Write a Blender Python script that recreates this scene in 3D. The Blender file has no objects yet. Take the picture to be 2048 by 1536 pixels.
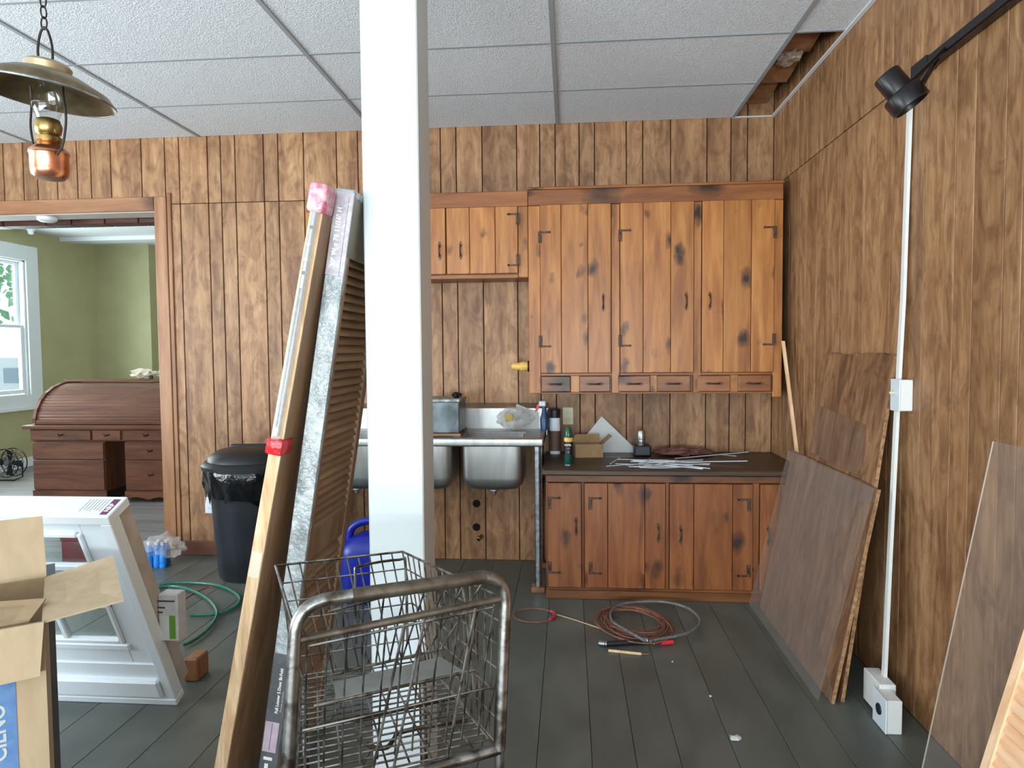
import bpy, bmesh, math, random
from mathutils import Vector, Matrix, noise
random.seed(7)
S = bpy.context.scene
COL = S.collection

# ------------------------------------------------------------------ camera, world, lights, exposure
YAW, PITCH, ROLL, FL, CH = 0.0829, 0.0477, -0.0083, 1379.56, 1.4113
IW, IH = 2048, 1536
_f = Vector((-math.sin(YAW)*math.cos(PITCH), math.cos(YAW)*math.cos(PITCH), -math.sin(PITCH)))
_r0 = Vector((math.cos(YAW), math.sin(YAW), 0)); _u0 = _r0.cross(_f)
_r = _r0*math.cos(ROLL) + _u0*math.sin(ROLL); _u = -_r0*math.sin(ROLL) + _u0*math.cos(ROLL)
EYE = Vector((0, 0, CH))
cam_d = bpy.data.cameras.new('camera'); cam = bpy.data.objects.new('camera', cam_d); COL.objects.link(cam)
cam_d.sensor_width = 36; cam_d.lens = FL/IW*36; cam_d.clip_start = .05
cam.matrix_world = Matrix(((_r.x, _u.x, -_f.x, 0), (_r.y, _u.y, -_f.y, 0), (_r.z, _u.z, -_f.z, CH), (0, 0, 0, 1)))
S.camera = cam

wd = bpy.data.worlds.new('world'); S.world = wd; wd.use_nodes = True
bgn = wd.node_tree.nodes['Background']; bgn.inputs[0].default_value = (.80, .90, 1, 1); bgn.inputs[1].default_value = 2.2

def area(name, loc, rot, sx, sy, power, col=(1, 1, 1)):
    d = bpy.data.lights.new(name, 'AREA'); d.shape = 'RECTANGLE'; d.size = sx; d.size_y = sy; d.energy = power; d.color = col
    o = bpy.data.objects.new(name, d); COL.objects.link(o); o.location = loc; o.rotation_euler = rot
    return o
# daylight in the shop-front windows behind the camera and in the far green-room window, plus added fill lights
area('shopfront_daylight', (-2.75, -2.93, 1.55), (math.pi/2+.12, 0, 0), 3.3, 1.9, 62, (.88, .96, 1))
area('shopfront_daylight', (0.15, -2.93, 1.55), (math.pi/2+.12, 0, 0), 1.9, 1.9, 36, (.88, .96, 1))
area('ceiling_fill', (-2.75, -2.9, .95), (math.pi/2+1.0, 0, 0), 3.3, .7, 420, (.84, .94, 1))  # added upward fill that brightens the ceiling
area('ceiling_fill', (0.15, -2.9, .95), (math.pi/2+1.0, 0, 0), 1.9, .7, 245, (.84, .94, 1))  # second added ceiling fill, right-hand bay
area('side_fill', (-5.06, 1.3, 1.55), (math.pi/2+.45, 0, -math.pi/2), 3.0, 1.4, 270, (.86, .95, 1))  # unseen fill added on the left, tilted up to lift the ceiling
area('office_daylight_and_fill', (-6.97, 7.68, 1.76), (math.pi/2, 0, -math.pi/2), 1.0, 1.6, 130, (.92, .98, 1))
area('office_daylight_and_fill', (-1.57, 7.6, 1.7), (math.pi/2, 0, math.pi/2), 1.6, 1.4, 60, (.95, .98, 1))  # added fill for the green window wall, from an unseen opening
area('office_daylight_and_fill', (-6.80, 5.7, 1.75), (math.pi/2, 0, -math.pi/2), 1.0, 1.6, 90, (.92, .98, 1))  # added fill at an invented second window out of view
S.view_settings.view_transform = 'Standard'; S.view_settings.look = 'None'; S.view_settings.gamma = 1
S.view_settings.use_curve_mapping = False
S.view_settings.exposure = -0.35

# ------------------------------------------------------------------ pixel -> place
def ray(x, y): return _f + _r*((x-IW/2)/FL) - _u*((y-IH/2)/FL)
def PY(x, y, Y): d = ray(x, y); return EYE + d*(Y/d.y)
def PX(x, y, X): d = ray(x, y); return EYE + d*(X/d.x)
def PZ(x, y, Z): d = ray(x, y); return EYE + d*((Z-CH)/d.z)

# ------------------------------------------------------------------ materials
def lin(c):
    return tuple((v/255/12.92 if v/255 <= .04045 else ((v/255+.055)/1.055)**2.4) for v in c) + (1,)
class N:
    def __init__(s, name):
        s.m = bpy.data.materials.new(name); s.m.use_nodes = True; s.t = s.m.node_tree
        s.b = s.t.nodes['Principled BSDF']; s.out = s.t.nodes['Material Output']
    def n(s, typ, **kw):
        x = s.t.nodes.new(typ)
        for k, v in kw.items(): setattr(x, k, v)
        return x
    def l(s, a, b): s.t.links.new(a, b)
    def ramp(s, src, stops):
        r = s.n('ShaderNodeValToRGB'); e = r.color_ramp.elements
        while len(e) < len(stops): e.new(.5)
        for el, (p, c) in zip(e, stops): el.position = p; el.color = c if len(c) == 4 else lin(c)
        s.l(src, r.inputs[0]); return r.outputs[0]
    def coords(s, scale, rnd=True):
        tc = s.n('ShaderNodeTexCoord'); mp = s.n('ShaderNodeMapping'); mp.inputs['Scale'].default_value = scale
        if rnd:
            oi = s.n('ShaderNodeObjectInfo'); mu = s.n('ShaderNodeMath', operation='MULTIPLY'); mu.inputs[1].default_value = 91.7
            s.l(oi.outputs['Random'], mu.inputs[0])
            va = s.n('ShaderNodeVectorMath', operation='ADD'); s.l(tc.outputs['Object'], va.inputs[0]); s.l(mu.outputs[0], va.inputs[1])
            s.l(va.outputs[0], mp.inputs[0])
        else: s.l(tc.outputs['Object'], mp.inputs[0])
        return mp.outputs[0]
    def noise(s, vec, scale, detail=4, dist=0, rough=.5):
        x = s.n('ShaderNodeTexNoise'); x.inputs['Scale'].default_value = scale; x.inputs['Detail'].default_value = detail
        x.inputs['Distortion'].default_value = dist; x.inputs['Roughness'].default_value = rough
        s.l(vec, x.inputs['Vector']); return x.outputs['Fac']
    def mix(s, fac, a, b, mode='MIX'):
        x = s.n('ShaderNodeMix', data_type='RGBA', blend_type=mode)
        for sock, v in ((x.inputs[0], fac), (x.inputs[6], a), (x.inputs[7], b)):
            if hasattr(v, 'is_output'): s.l(v, sock)
            else: sock.default_value = v
        return x.outputs[2]
    def bump(s, h, strength, dist=.01):
        x = s.n('ShaderNodeBump'); x.inputs['Strength'].default_value = strength; x.inputs['Distance'].default_value = dist
        s.l(h, x.inputs['Height']); s.l(x.outputs[0], s.b.inputs['Normal'])
    def vary(s, col, amt):
        oi = s.n('ShaderNodeObjectInfo'); mr = s.n('ShaderNodeMapRange'); mr.inputs[3].default_value = 1-amt; mr.inputs[4].default_value = 1+amt
        s.l(oi.outputs['Random'], mr.inputs[0]); hs = s.n('ShaderNodeHueSaturation'); s.l(mr.outputs[0], hs.inputs['Value']); s.l(col, hs.inputs['Color'])
        return hs.outputs[0]
MATS = {}
def mat(name, col, rough=.55, metal=0, col2=None, nscale=8, stretch=(1, 1, 1), bump=0, bscale=60, vary=0, spec=.5, lo=.35, hi=.65):
    if name in MATS: return MATS[name]
    q = N(name); q.b.inputs['Roughness'].default_value = rough; q.b.inputs['Metallic'].default_value = metal
    q.b.inputs['Specular IOR Level'].default_value = spec
    if col2:
        v = q.coords(stretch); c = q.ramp(q.noise(v, nscale, 6, .4), [(lo, col), (hi, col2)])
        if vary: c = q.vary(c, vary)
        q.l(c, q.b.inputs['Base Color'])
    else: q.b.inputs['Base Color'].default_value = lin(col)
    if bump: q.bump(q.noise(q.coords((1, 1, 1)), bscale, 3), bump)
    MATS[name] = q.m; return q.m
def wood(name, c, axis='Z', scale=1, knots=0, rough=.5, vary=.12, streak=.5, blotch=0, bump=.12):
    if name in MATS: return MATS[name]
    q = N(name); st = {'Z': (5, 5, .55), 'X': (.55, 5, 5), 'Y': (5, .55, 5)}[axis]; st = tuple(v*scale for v in st)
    v = q.coords(st)
    col = q.ramp(q.noise(v, 2.2, 5, 1.3), [(.28, c[0]), (.5, c[1]), (.72, c[2])])
    fine = tuple(v2*4 for v2 in st); fn = q.noise(q.coords(fine), 4, 4, .3)
    sh = q.ramp(fn, [(.3, (.55, .5, .45, 1)), (.6, (1, 1, 1, 1))])
    col = q.mix(streak, col, sh, 'MULTIPLY')
    if blotch:
        bl = q.noise(q.coords((3.2, 3.2, 1.5)), 3.4, 7, 1.6, .66)
        bc = q.ramp(bl, [(.36, (.50, .40, .32, 1)), (.58, (1.08, 1.06, 1.02, 1))])
        col = q.mix(blotch, col, bc, 'MULTIPLY')
    if knots:
        ks = {'Z': (1, 1, .6), 'X': (.6, 1, 1), 'Y': (1, .6, 1)}[axis]
        vo = q.n('ShaderNodeTexVoronoi'); vo.inputs['Scale'].default_value = knots
        nv = q.n('ShaderNodeTexNoise'); nv.inputs['Scale'].default_value = 18; kc = q.coords(ks)
        ad = q.n('ShaderNodeVectorMath', operation='MULTIPLY_ADD'); q.l(kc, nv.inputs['Vector']); q.l(nv.outputs['Color'], ad.inputs[0])
        ad.inputs[1].default_value = (.06, .06, .06); q.l(kc, ad.inputs[2]); q.l(ad.outputs[0], vo.inputs['Vector'])
        sp = q.n('ShaderNodeSeparateColor'); q.l(vo.outputs['Color'], sp.inputs[0])
        gt = q.n('ShaderNodeMath', operation='MULTIPLY'); q.l(sp.outputs[0], gt.inputs[0]); gt.inputs[1].default_value = .46
        dv = q.n('ShaderNodeMath', operation='DIVIDE'); q.l(vo.outputs['Distance'], dv.inputs[0]); q.l(gt.outputs[0], dv.inputs[1])
        kf = q.ramp(dv.outputs[0], [(.28, (1, 1, 1, 1)), (.75, (.45, .45, .45, 1)), (1.0, (0, 0, 0, 1))])
        col = q.mix(kf, col, lin((46, 22, 10)))
    if vary: col = q.vary(col, vary)
    q.l(col, q.b.inputs['Base Color']); q.b.inputs['Roughness'].default_value = rough
    q.bump(fn, bump, .004)
    MATS[name] = q.m; return q.m
def glass(name, tint=(.9, .95, .95), alpha=.86, rough=.03):
    if name in MATS: return MATS[name]
    q = N(name); tr = q.n('ShaderNodeBsdfTransparent'); tr.inputs[0].default_value = tint + (1,)
    gl = q.n('ShaderNodeBsdfGlossy'); gl.inputs['Roughness'].default_value = rough
    lw = q.n('ShaderNodeLayerWeight'); pw = q.n('ShaderNodeMath', operation='POWER'); q.l(lw.outputs['Facing'], pw.inputs[0]); pw.inputs[1].default_value = 5
    ad = q.n('ShaderNodeMath', operation='ADD'); ad.inputs[1].default_value = 1-alpha-.08; ad.use_clamp = True; q.l(pw.outputs[0], ad.inputs[0])
    mx = q.n('ShaderNodeMixShader'); q.l(ad.outputs[0], mx.inputs[0]); q.l(tr.outputs[0], mx.inputs[1]); q.l(gl.outputs[0], mx.inputs[2])
    q.l(mx.outputs[0], q.out.inputs['Surface']); MATS[name] = q.m; return q.m
def film(name, col, opacity):
    """cloudy plastic film or acrylic: part see-through, part pale scatter, with a gloss"""
    if name in MATS: return MATS[name]
    q = N(name); q.b.inputs['Base Color'].default_value = lin(col); q.b.inputs['Roughness'].default_value = .22
    tr = q.n('ShaderNodeBsdfTransparent'); mx = q.n('ShaderNodeMixShader'); mx.inputs[0].default_value = opacity
    q.l(tr.outputs[0], mx.inputs[1]); q.l(q.b.outputs[0], mx.inputs[2]); q.l(mx.outputs[0], q.out.inputs['Surface'])
    q.bump(q.noise(q.coords((1, 1, 1)), 40, 3), .3); MATS[name] = q.m; return q.m

PANEL = wood('birch_panelling', [(130, 91, 60), (158, 119, 82), (178, 140, 102)], 'Z', 1, 0, .5, .13, .5, .75)
PINE = wood('honey_pine', [(136, 80, 34), (174, 112, 54), (194, 134, 72)], 'Z', 1, 8.5, .38, .10, .35)
PINEX = wood('honey_pine_rail', [(112, 62, 30), (142, 86, 44), (162, 106, 58)], 'X', 1, 5, .38, .08, .35)
PINEB = wood('shaded_honey_pine', [(104, 56, 22), (134, 76, 34), (152, 94, 46)], 'Z', 1, 8.5, .38, .12, .4)  # darker copy of honey_pine: the base cabinet's shade is put into the colour
PINEBX = wood('shaded_honey_pine_rail', [(90, 52, 24), (116, 70, 34), (134, 86, 46)], 'X', 1, 5, .4, .08, .4)  # rail colour darkened likewise to carry the shade low down
CASING = wood('door_casing_wood', [(122, 80, 50), (150, 104, 68), (168, 124, 88)], 'Z', .8, 3, .5, .05, .35)
CASINGX = wood('door_casing_wood_across', [(122, 80, 50), (150, 104, 68), (168, 124, 88)], 'X', .8, 3, .5, .05, .35)
COUNTER = wood('worn_dark_counter', [(44, 31, 21), (70, 50, 34), (92, 73, 55)], 'X', .8, 0, .42, .03, .5)
DESKW = wood('desk_oak', [(80, 46, 28), (104, 62, 38), (120, 76, 48)], 'X', 1.2, 0, .4, .05, .4)
DESKZ = wood('desk_oak_upright', [(80, 46, 28), (104, 62, 38), (120, 76, 48)], 'Z', 1.2, 0, .4, .05, .4)
DARKW = wood('dark_red_wood', [(44, 20, 14), (70, 34, 24), (92, 48, 32)], 'X', 1, 0, .5, .2, .4)
PALEW = wood('raw_pale_wood', [(196, 160, 118), (222, 190, 150), (236, 210, 176)], 'Z', 2, 0, .65, .04, .45)
LOUVW = wood('louver_pine', [(120, 94, 68), (146, 118, 90), (166, 138, 110)], 'Y', 1, 0, .55, .06, .35)
LOUVZ = wood('louver_pine_upright', [(120, 94, 68), (146, 118, 90), (166, 138, 110)], 'Z', 1, 0, .55, .06, .35)
FRESH = wood('fresh_pine', [(226, 176, 132), (240, 200, 160), (248, 218, 184)], 'Z', 1, 0, .55, .04, .25)
PLYW = wood('weathered_veneer', [(98, 68, 46), (138, 102, 72), (168, 132, 98)], 'Z', .9, 0, .55, .05, .5, .9, .4)
PLYG = wood('greyed_veneer', [(100, 74, 58), (128, 100, 80), (150, 122, 100)], 'Z', .9, 0, .35, .03, .3, .5, .2)
PLYE = mat('plywood_edge', (176, 136, 92), .7, 0, (120, 84, 54), 60)
FLOORM = mat('grey_floor_paint', (80, 85, 80), .4, 0, (96, 101, 95), 5, (1, .5, 1), .05, 40, .05)
OFLOOR = mat('office_floor_paint', (104, 102, 100), .45, 0, (124, 122, 120), 5, (.5, 1, 1), .05, 40, .06)
DARK = mat('dark_gap', (38, 24, 16), .9)
FGAP = mat('floor_gap', (24, 25, 24), .9)
WHITE = mat('white_post_paint', (192, 202, 204), .42, 0, (198, 208, 209), 3)
TRIMW = mat('white_trim_paint', (214, 222, 224), .45)
GRIDM = mat('ceiling_grid_metal', (150, 156, 160), .6, 0)
GREEN = mat('sage_wall_paint', (160, 158, 118), .6, 0, (168, 166, 126), 2)
CEILW = mat('white_ceiling_paint', (214, 220, 222), .6)
VINYL = mat('white_vinyl', (216, 226, 232), .35)
GREYSIDE = mat('primed_jamb', (168, 160, 148), .6, 0, (186, 178, 168), 12)
CARD = mat('cardboard', (164, 144, 114), .75, 0, (174, 154, 124), 30, (1, 1, .2), .04, 90)
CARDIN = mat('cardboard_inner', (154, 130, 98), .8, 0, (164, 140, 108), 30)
INKB = mat('blue_carton_ink', (74, 112, 160), .7, 0, (92, 128, 172), 40)
INKW = mat('pale_carton_lettering', (176, 184, 178), .7)
STEEL = mat('stainless_steel', (190, 192, 190), .4, 1, (172, 174, 172), 30, (1, 1, .15))
GALV = mat('galvanised_tube', (168, 176, 182), .38, 1, (128, 136, 142), 40)
CART = mat('worn_chrome', (142, 142, 138), .36, 1, (80, 75, 68), 26, (1, 1, 1), .05, 90, 0, .5, .42, .6)
CARTR = mat('rusty_chrome', (104, 96, 84), .5, .8, (70, 60, 50), 30)
SEATG = mat('grey_seat_flap', (132, 136, 132), .5, 0, (116, 118, 112), 20)
BLACK = mat('black_plastic', (26, 28, 32), .42)
BLACKG = mat('glossy_black_metal', (14, 14, 18), .3)
BAGB = mat('black_bin_liner', (12, 13, 17), .18, 0, None, 8, (1, 1, 1), .7, 22)
BLUEP = mat('blue_plastic', (16, 36, 150), .35)
COPPER = mat('copper', (216, 156, 126), .3, 1, (190, 126, 98), 20)
BRASS = mat('brass', (176, 154, 100), .34, 1, (132, 108, 64), 30)
SHADEM = mat('aged_shade_metal', (150, 130, 98), .34, 1, (112, 94, 68), 12)
SHADEC = mat('shade_collar', (172, 158, 128), .4, .7)
IRON = mat('dark_iron', (40, 34, 30), .5, .6)
IRONB = mat('hammered_dark_hinge', (58, 42, 34), .5, .6, (104, 84, 70), 120)
IVORY = mat('ivory_outlet_plastic', (206, 204, 170), .45)
CONDUIT = mat('white_conduit', (228, 230, 226), .4)
REDTAPE = mat('red_tape', (206, 22, 36), .3, 0, (170, 10, 26), 30, (1, 1, 1), .4, 50)
PINKWRAP = mat('pink_taped_plastic', (226, 182, 190), .22, 0, (190, 84, 110), 34, (1, 1, 1), .8, 34)
LABELG = mat('lilac_grey_label', (172, 166, 174), .3, 0, (190, 186, 192), 30, (1, 1, 1), .5, 45)
WRAP = mat('crinkled_clear_wrap', (128, 136, 138), .2, 0, (182, 192, 192), 22, (1, 1, .6), .9, 46)
LABELD = mat('charcoal_label', (86, 88, 92), .3, 0, (100, 102, 106), 20, (1, 1, 1), .25, 60)
LILAC = mat('lilac_picture', (186, 168, 182), .35, 0, (198, 182, 194), 30)
VIOLET = mat('violet_plastic_foot', (112, 112, 196), .35)
TRACKM = mat('zinc_track', (150, 164, 174), .25, .8)
INKT = mat('white_print', (236, 238, 240), .5)
INKD = mat('dark_print', (60, 58, 66), .6)
MAGENTA = mat('plum_sticker', (104, 44, 84), .4)
GLASS = glass('window_glass'); GLASSL = glass('lamp_glass', (.94, .97, .97), .8, .02)
ACRYL = film('hazy_acrylic', (190, 180, 172), .11)
ACRYE = mat('acrylic_edge', (206, 196, 180), .25)
BAGC = film('clear_bag_plastic', (206, 204, 200), .27)
PAPER = mat('white_board', (206, 210, 210), .6)
PAPERC = mat('crumpled_paper', (214, 206, 184), .7)
GREENH = mat('green_hose', (22, 92, 72), .35, 0, (40, 124, 100), 60)
ORANGE = mat('copper_orange_cord', (166, 104, 80), .5, 0, (118, 70, 54), 80)
HOSEG = mat('grey_hose', (120, 124, 124), .4, 0, (86, 90, 90), 60)
REDP = mat('red_plastic', (214, 48, 62), .4)
PINKP = mat('pink_tape', (196, 54, 84), .4)
YELLOW = mat('yellow_plastic', (226, 204, 40), .4)
DKGREEN = mat('dark_green_can', (18, 74, 58), .35)
BASEB = mat('red_brown_baseboard', (112, 68, 48), .5, 0, (96, 56, 40), 8)
TILEM = None
q = N('pebbled_ceiling_tile')
_v = q.coords((1, 1, 1)); _n1 = q.noise(_v, 130, 3, .8); _n2 = q.noise(_v, 260, 2)
q.l(q.vary(q.ramp(_n1, [(.3, (206, 213, 219)), (.6, (226, 232, 237))]), .015), q.b.inputs['Base Color'])
q.b.inputs['Roughness'].default_value = .8; q.bump(_n1, 1.0, .01); TILEM = q.m

# ------------------------------------------------------------------ mesh builder
class MB:
    def __init__(s, M=None): s.v = []; s.f = []; s.M = M
    def add(s, vs, fs):
        b = len(s.v)
        for p in vs: p = Vector(p); s.v.append(s.M @ p if s.M else p)
        s.f += [tuple(b+i for i in f) for f in fs]; return s
    def box(s, x0, x1, y0, y1, z0, z1):
        return s.add([(x, y, z) for x in (x0, x1) for y in (y0, y1) for z in (z0, z1)],
                     [(0, 1, 3, 2), (4, 6, 7, 5), (0, 4, 5, 1), (2, 3, 7, 6), (0, 2, 6, 4), (1, 5, 7, 3)])
    def cbox(s, x0, x1, y0, y1, z0, z1, c=.004, seg=1):
        bm = bmesh.new(); bmesh.ops.create_cube(bm, size=1)
        for v in bm.verts: v.co = ((x0+x1)/2+v.co.x*(x1-x0), (y0+y1)/2+v.co.y*(y1-y0), (z0+z1)/2+v.co.z*(z1-z0))
        bmesh.ops.bevel(bm, geom=bm.edges[:], offset=c, segments=seg, affect='EDGES', profile=.5)
        bm.verts.index_update(); s.add([v.co.copy() for v in bm.verts], [[v.index for v in f.verts] for f in bm.faces]); bm.free(); return s
    def hexa(s, p):  # 8 points: bottom 4 ccw, top 4 ccw
        return s.add(p, [(3, 2, 1, 0), (4, 5, 6, 7), (0, 1, 5, 4), (1, 2, 6, 5), (2, 3, 7, 6), (3, 0, 4, 7)])
    def prism(s, poly, d):  # poly: 3d points, d: extrusion vector
        n = len(poly); d = Vector(d); a = [Vector(p) for p in poly]; b = [p+d for p in a]
        return s.add(a+b, [tuple(range(n-1, -1, -1)), tuple(range(n, 2*n))] + [(i, (i+1) % n, n+(i+1) % n, n+i) for i in range(n)])
    def tube(s, path, r, n=8, closed=False, r1=None):
        P = [Vector(p) for p in path]; m = len(P); vs = []; fs = []; up = None
        for i, p in enumerate(P):
            t = (P[(i+1) % m]-P[i-1]) if closed else (P[min(i+1, m-1)]-P[max(i-1, 0)])
            if t.length < 1e-9: t = Vector((0, 0, 1))
            t.normalize()
            if up is None: up = Vector((0, 0, 1)) if abs(t.z) < .9 else Vector((1, 0, 0))
            a = t.cross(up)
            if a.length < 1e-6: a = t.cross(Vector((0, 1, 0)))
            a.normalize(); up = a.cross(t); rr = r if r1 is None else r+(r1-r)*i/max(1, m-1)
            for k in range(n):
                an = 2*math.pi*k/n; vs.append(p+a*(rr*math.cos(an))+up*(rr*math.sin(an)))
        for i in range(m if closed else m-1):
            j = (i+1) % m
            for k in range(n): fs.append((i*n+k, i*n+(k+1) % n, j*n+(k+1) % n, j*n+k))
        if not closed: fs += [tuple(range(n-1, -1, -1)), tuple((m-1)*n+k for k in range(n))]
        return s.add(vs, fs)
    def lathe(s, prof, n=24, o=(0, 0, 0), ax=None, wob=None):  # prof: (r,h)
        o = Vector(o); Q = Vector((0, 0, 1)).rotation_difference(Vector(ax)).to_matrix() if ax else Matrix.Identity(3)
        vs = []; fs = []; m = len(prof)
        for i, (r, h) in enumerate(prof):
            for k in range(n):
                an = 2*math.pi*k/n; rr, hh = (r, h) if not wob else wob(r, h, an, i)
                vs.append(o+Q @ Vector((rr*math.cos(an), rr*math.sin(an), hh)))
        for i in range(m-1):
            for k in range(n): fs.append((i*n+k, i*n+(k+1) % n, (i+1)*n+(k+1) % n, (i+1)*n+k))
        if prof[0][0] > 1e-5: fs.append(tuple(range(n-1, -1, -1)))
        if prof[-1][0] > 1e-5: fs.append(tuple((m-1)*n+k for k in range(n)))
        return s.add(vs, fs)
    def loft(s, secs, n=28, cap0=True, cap1=True):  # (z,cx,cy,rx,ry,exp)
        vs = []; fs = []
        for z, cx, cy, rx, ry, e in secs:
            for k in range(n):
                an = 2*math.pi*k/n; c, d = math.cos(an), math.sin(an)
                vs.append((cx+rx*math.copysign(abs(c)**(2/e), c), cy+ry*math.copysign(abs(d)**(2/e), d), z))
        for i in range(len(secs)-1):
            for k in range(n): fs.append((i*n+k, i*n+(k+1) % n, (i+1)*n+(k+1) % n, (i+1)*n+k))
        if cap0: fs.append(tuple(range(n-1, -1, -1)))
        if cap1: fs.append(tuple((len(secs)-1)*n+k for k in range(n)))
        return s.add(vs, fs)
    def blob(s, c, rx, ry, rz, amp=.25, fr=3, sub=3, seed=0):
        bm = bmesh.new(); bmesh.ops.create_icosphere(bm, subdivisions=sub, radius=1); bm.verts.index_update(); vs = []
        for v in bm.verts:
            k = 1+amp*noise.noise(v.co*fr+Vector((seed*7.3, seed, 0))); vs.append((c[0]+v.co.x*rx*k, c[1]+v.co.y*ry*k, c[2]+v.co.z*rz*k))
        s.add(vs, [[v.index for v in f.verts] for f in bm.faces]); bm.free(); return s
    def rest(s, z, press=.001):   # let the finished shape lie on height z
        d = z-press-min(p.z for p in s.v)
        for p in s.v: p.z += d
        return s
WL = {}
def obj(name, mb, m, parent=None, smooth=False, mesh=None):
    c = Vector((0, 0, 0))
    if mb.v:
        lo = Vector([min(p[i] for p in mb.v) for i in range(3)]); hi = Vector([max(p[i] for p in mb.v) for i in range(3)])
        c = (lo+hi)/2
    if not parent and mb.v: c.z = lo.z
    me = bpy.data.meshes.new(name); me.from_pydata([tuple(p-c) for p in mb.v], [], mb.f); me.validate()
    bm = bmesh.new(); bm.from_mesh(me); bmesh.ops.recalc_face_normals(bm, faces=bm.faces); bm.to_mesh(me); bm.free()
    me.materials.append(m)
    if smooth:
        me.polygons.foreach_set('use_smooth', [True]*len(me.polygons)); me.set_sharp_from_angle(angle=.7)
    o = bpy.data.objects.new(name, me); COL.objects.link(o); WL[o.name] = c
    if parent: o.parent = parent; o.location = c-WL[parent.name]
    else: o.location = c
    return o
def tag(o, label, cat, group=None, kind=None):
    o['label'] = label; o['category'] = cat
    if group: o['group'] = group
    if kind: o['kind'] = kind
    return o
def thing(name, label, cat, loc, group=None, kind=None):
    o = bpy.data.objects.new(name, None); COL.objects.link(o); o.location = loc; WL[o.name] = Vector(loc); o.empty_display_size = .05
    return tag(o, label, cat, group, kind)
def solo(name, mb, m, label, cat, group=None, kind=None, smooth=False): return tag(obj(name, mb, m, None, smooth), label, cat, group, kind)
def lab(o, t): o['label'] = t; return o
def textm(name, body, size, M, m, parent, bold=0):
    cu = bpy.data.curves.new(name, 'FONT'); cu.body = body; cu.size = size; cu.extrude = .0002; cu.offset = bold; cu.resolution_u = 3
    cu.align_x = 'LEFT'; t = bpy.data.objects.new(name, cu); COL.objects.link(t)
    bpy.context.view_layer.update(); me = bpy.data.meshes.new_from_object(t.evaluated_get(bpy.context.evaluated_depsgraph_get()))
    b = MB(M); b.add([v.co.copy() for v in me.vertices], [list(p.vertices) for p in me.polygons])
    bpy.data.objects.remove(t); bpy.data.meshes.remove(me); return obj(name, b, m, parent)
def frame(o, ex, ey):  # matrix with local x=ex, y=ey
    ex = Vector(ex).normalized(); ey = Vector(ey).normalized(); ez = ex.cross(ey); o = Vector(o)
    return Matrix(((ex.x, ey.x, ez.x, o.x), (ex.y, ey.y, ez.y, o.y), (ex.z, ey.z, ez.z, o.z), (0, 0, 0, 1)))
def arc(c, r, a0, a1, n, e1=(1, 0, 0), e2=(0, 0, 1)):
    c = Vector(c); e1 = Vector(e1); e2 = Vector(e2)
    return [c+e1*(r*math.cos(a0+(a1-a0)*i/n))+e2*(r*math.sin(a0+(a1-a0)*i/n)) for i in range(n+1)]
def smoothpath(pts, n=6):
    P = [Vector(p) for p in pts]; out = []
    for i in range(len(P)-1):
        a, b, c, d = P[max(i-1, 0)], P[i], P[i+1], P[min(i+2, len(P)-1)]
        for k in range(n):
            t = k/n; out.append(.5*((2*b)+(-a+c)*t+(2*a-5*b+4*c-d)*t*t+(-a+3*b-3*c+d)*t**3))
    return out+[P[-1]]

# ------------------------------------------------------------------ setting
D, XR, HC, SEAM = 4.588, 1.308, 2.891, 2.44
XLW, YF = -5.1, -3.0           # left wall, shop-front wall
OPL, OPR, OPZ = -4.75, -2.837, 2.394   # doorway opening

# floor boards
fl = solo('floor', MB().box(XLW-.1, XR+.1, YF-.1, D+.1, -.06, -.014), FGAP, 'grey painted board floor of the shop room', 'floor', kind='structure')
edges = [1.15, .96, .77, .5715, .377, .225, .073, -.117]
while edges[-1] > XLW+.3: edges.append(edges[-1]-random.choice((.19, .2, .212)))
edges = [XR]+edges+[XLW]
for a, b in zip(edges[1:], edges[:-1]):
    obj('floor_board', MB().cbox(a+.001, b-.001, YF, D, -.014, 0, .0012), FLOORM, fl)

# back wall
bw = MB(); bw.box(OPR, XR+.1, D+.009, D+.16, -.05, 3.2).box(XLW, OPL, D+.009, D+.16, 0, 3.2).box(OPL, OPR, D+.009, D+.16, OPZ, 3.2)
wb = solo('wall_back', bw, DARK, 'brown wood-panelled back wall with a wide doorway', 'wall', kind='structure')
G = [-3.943, -3.796, -3.692, -3.547, -3.398, -3.298, -3.152, -2.929, -2.76, -2.658, -2.455, -2.362, -2.26, -2.059, -1.958, -1.78, -1.552, -1.405, -1.306,
     -1.203, -.99, -.845, -.74, -.567, -.338, -.186, -.085, .071, .171, .376, .481, .659, .889, 1.04, 1.143, XR]
pre = [-3.943]
while pre[0] > XLW+.25: pre.insert(0, pre[0]-random.choice((.1, .15, .2)))
G = [XLW]+pre[:-1]+G
g = .003
for a, b in zip(G[:-1], G[1:]):
    obj('plank', MB().cbox(a+g, b-g, D, D+.009, SEAM+.002, HC+.3 if b > 1.0 else HC+.02, .002), PANEL, wb)
    z1 = SEAM-.002
    if b <= OPL+.01 or a >= OPR-.02: obj('plank', MB().cbox(a+g, b-g, D, D+.009, .0, z1, .002), PANEL, wb)
    elif a < OPL or b > OPR+.01:
        a2, b2 = (a, OPL) if a < OPL else (OPR, b)
        obj('plank', MB().cbox(a2, b2-g, D, D+.009, 0, z1, .002), PANEL, wb)

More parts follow.
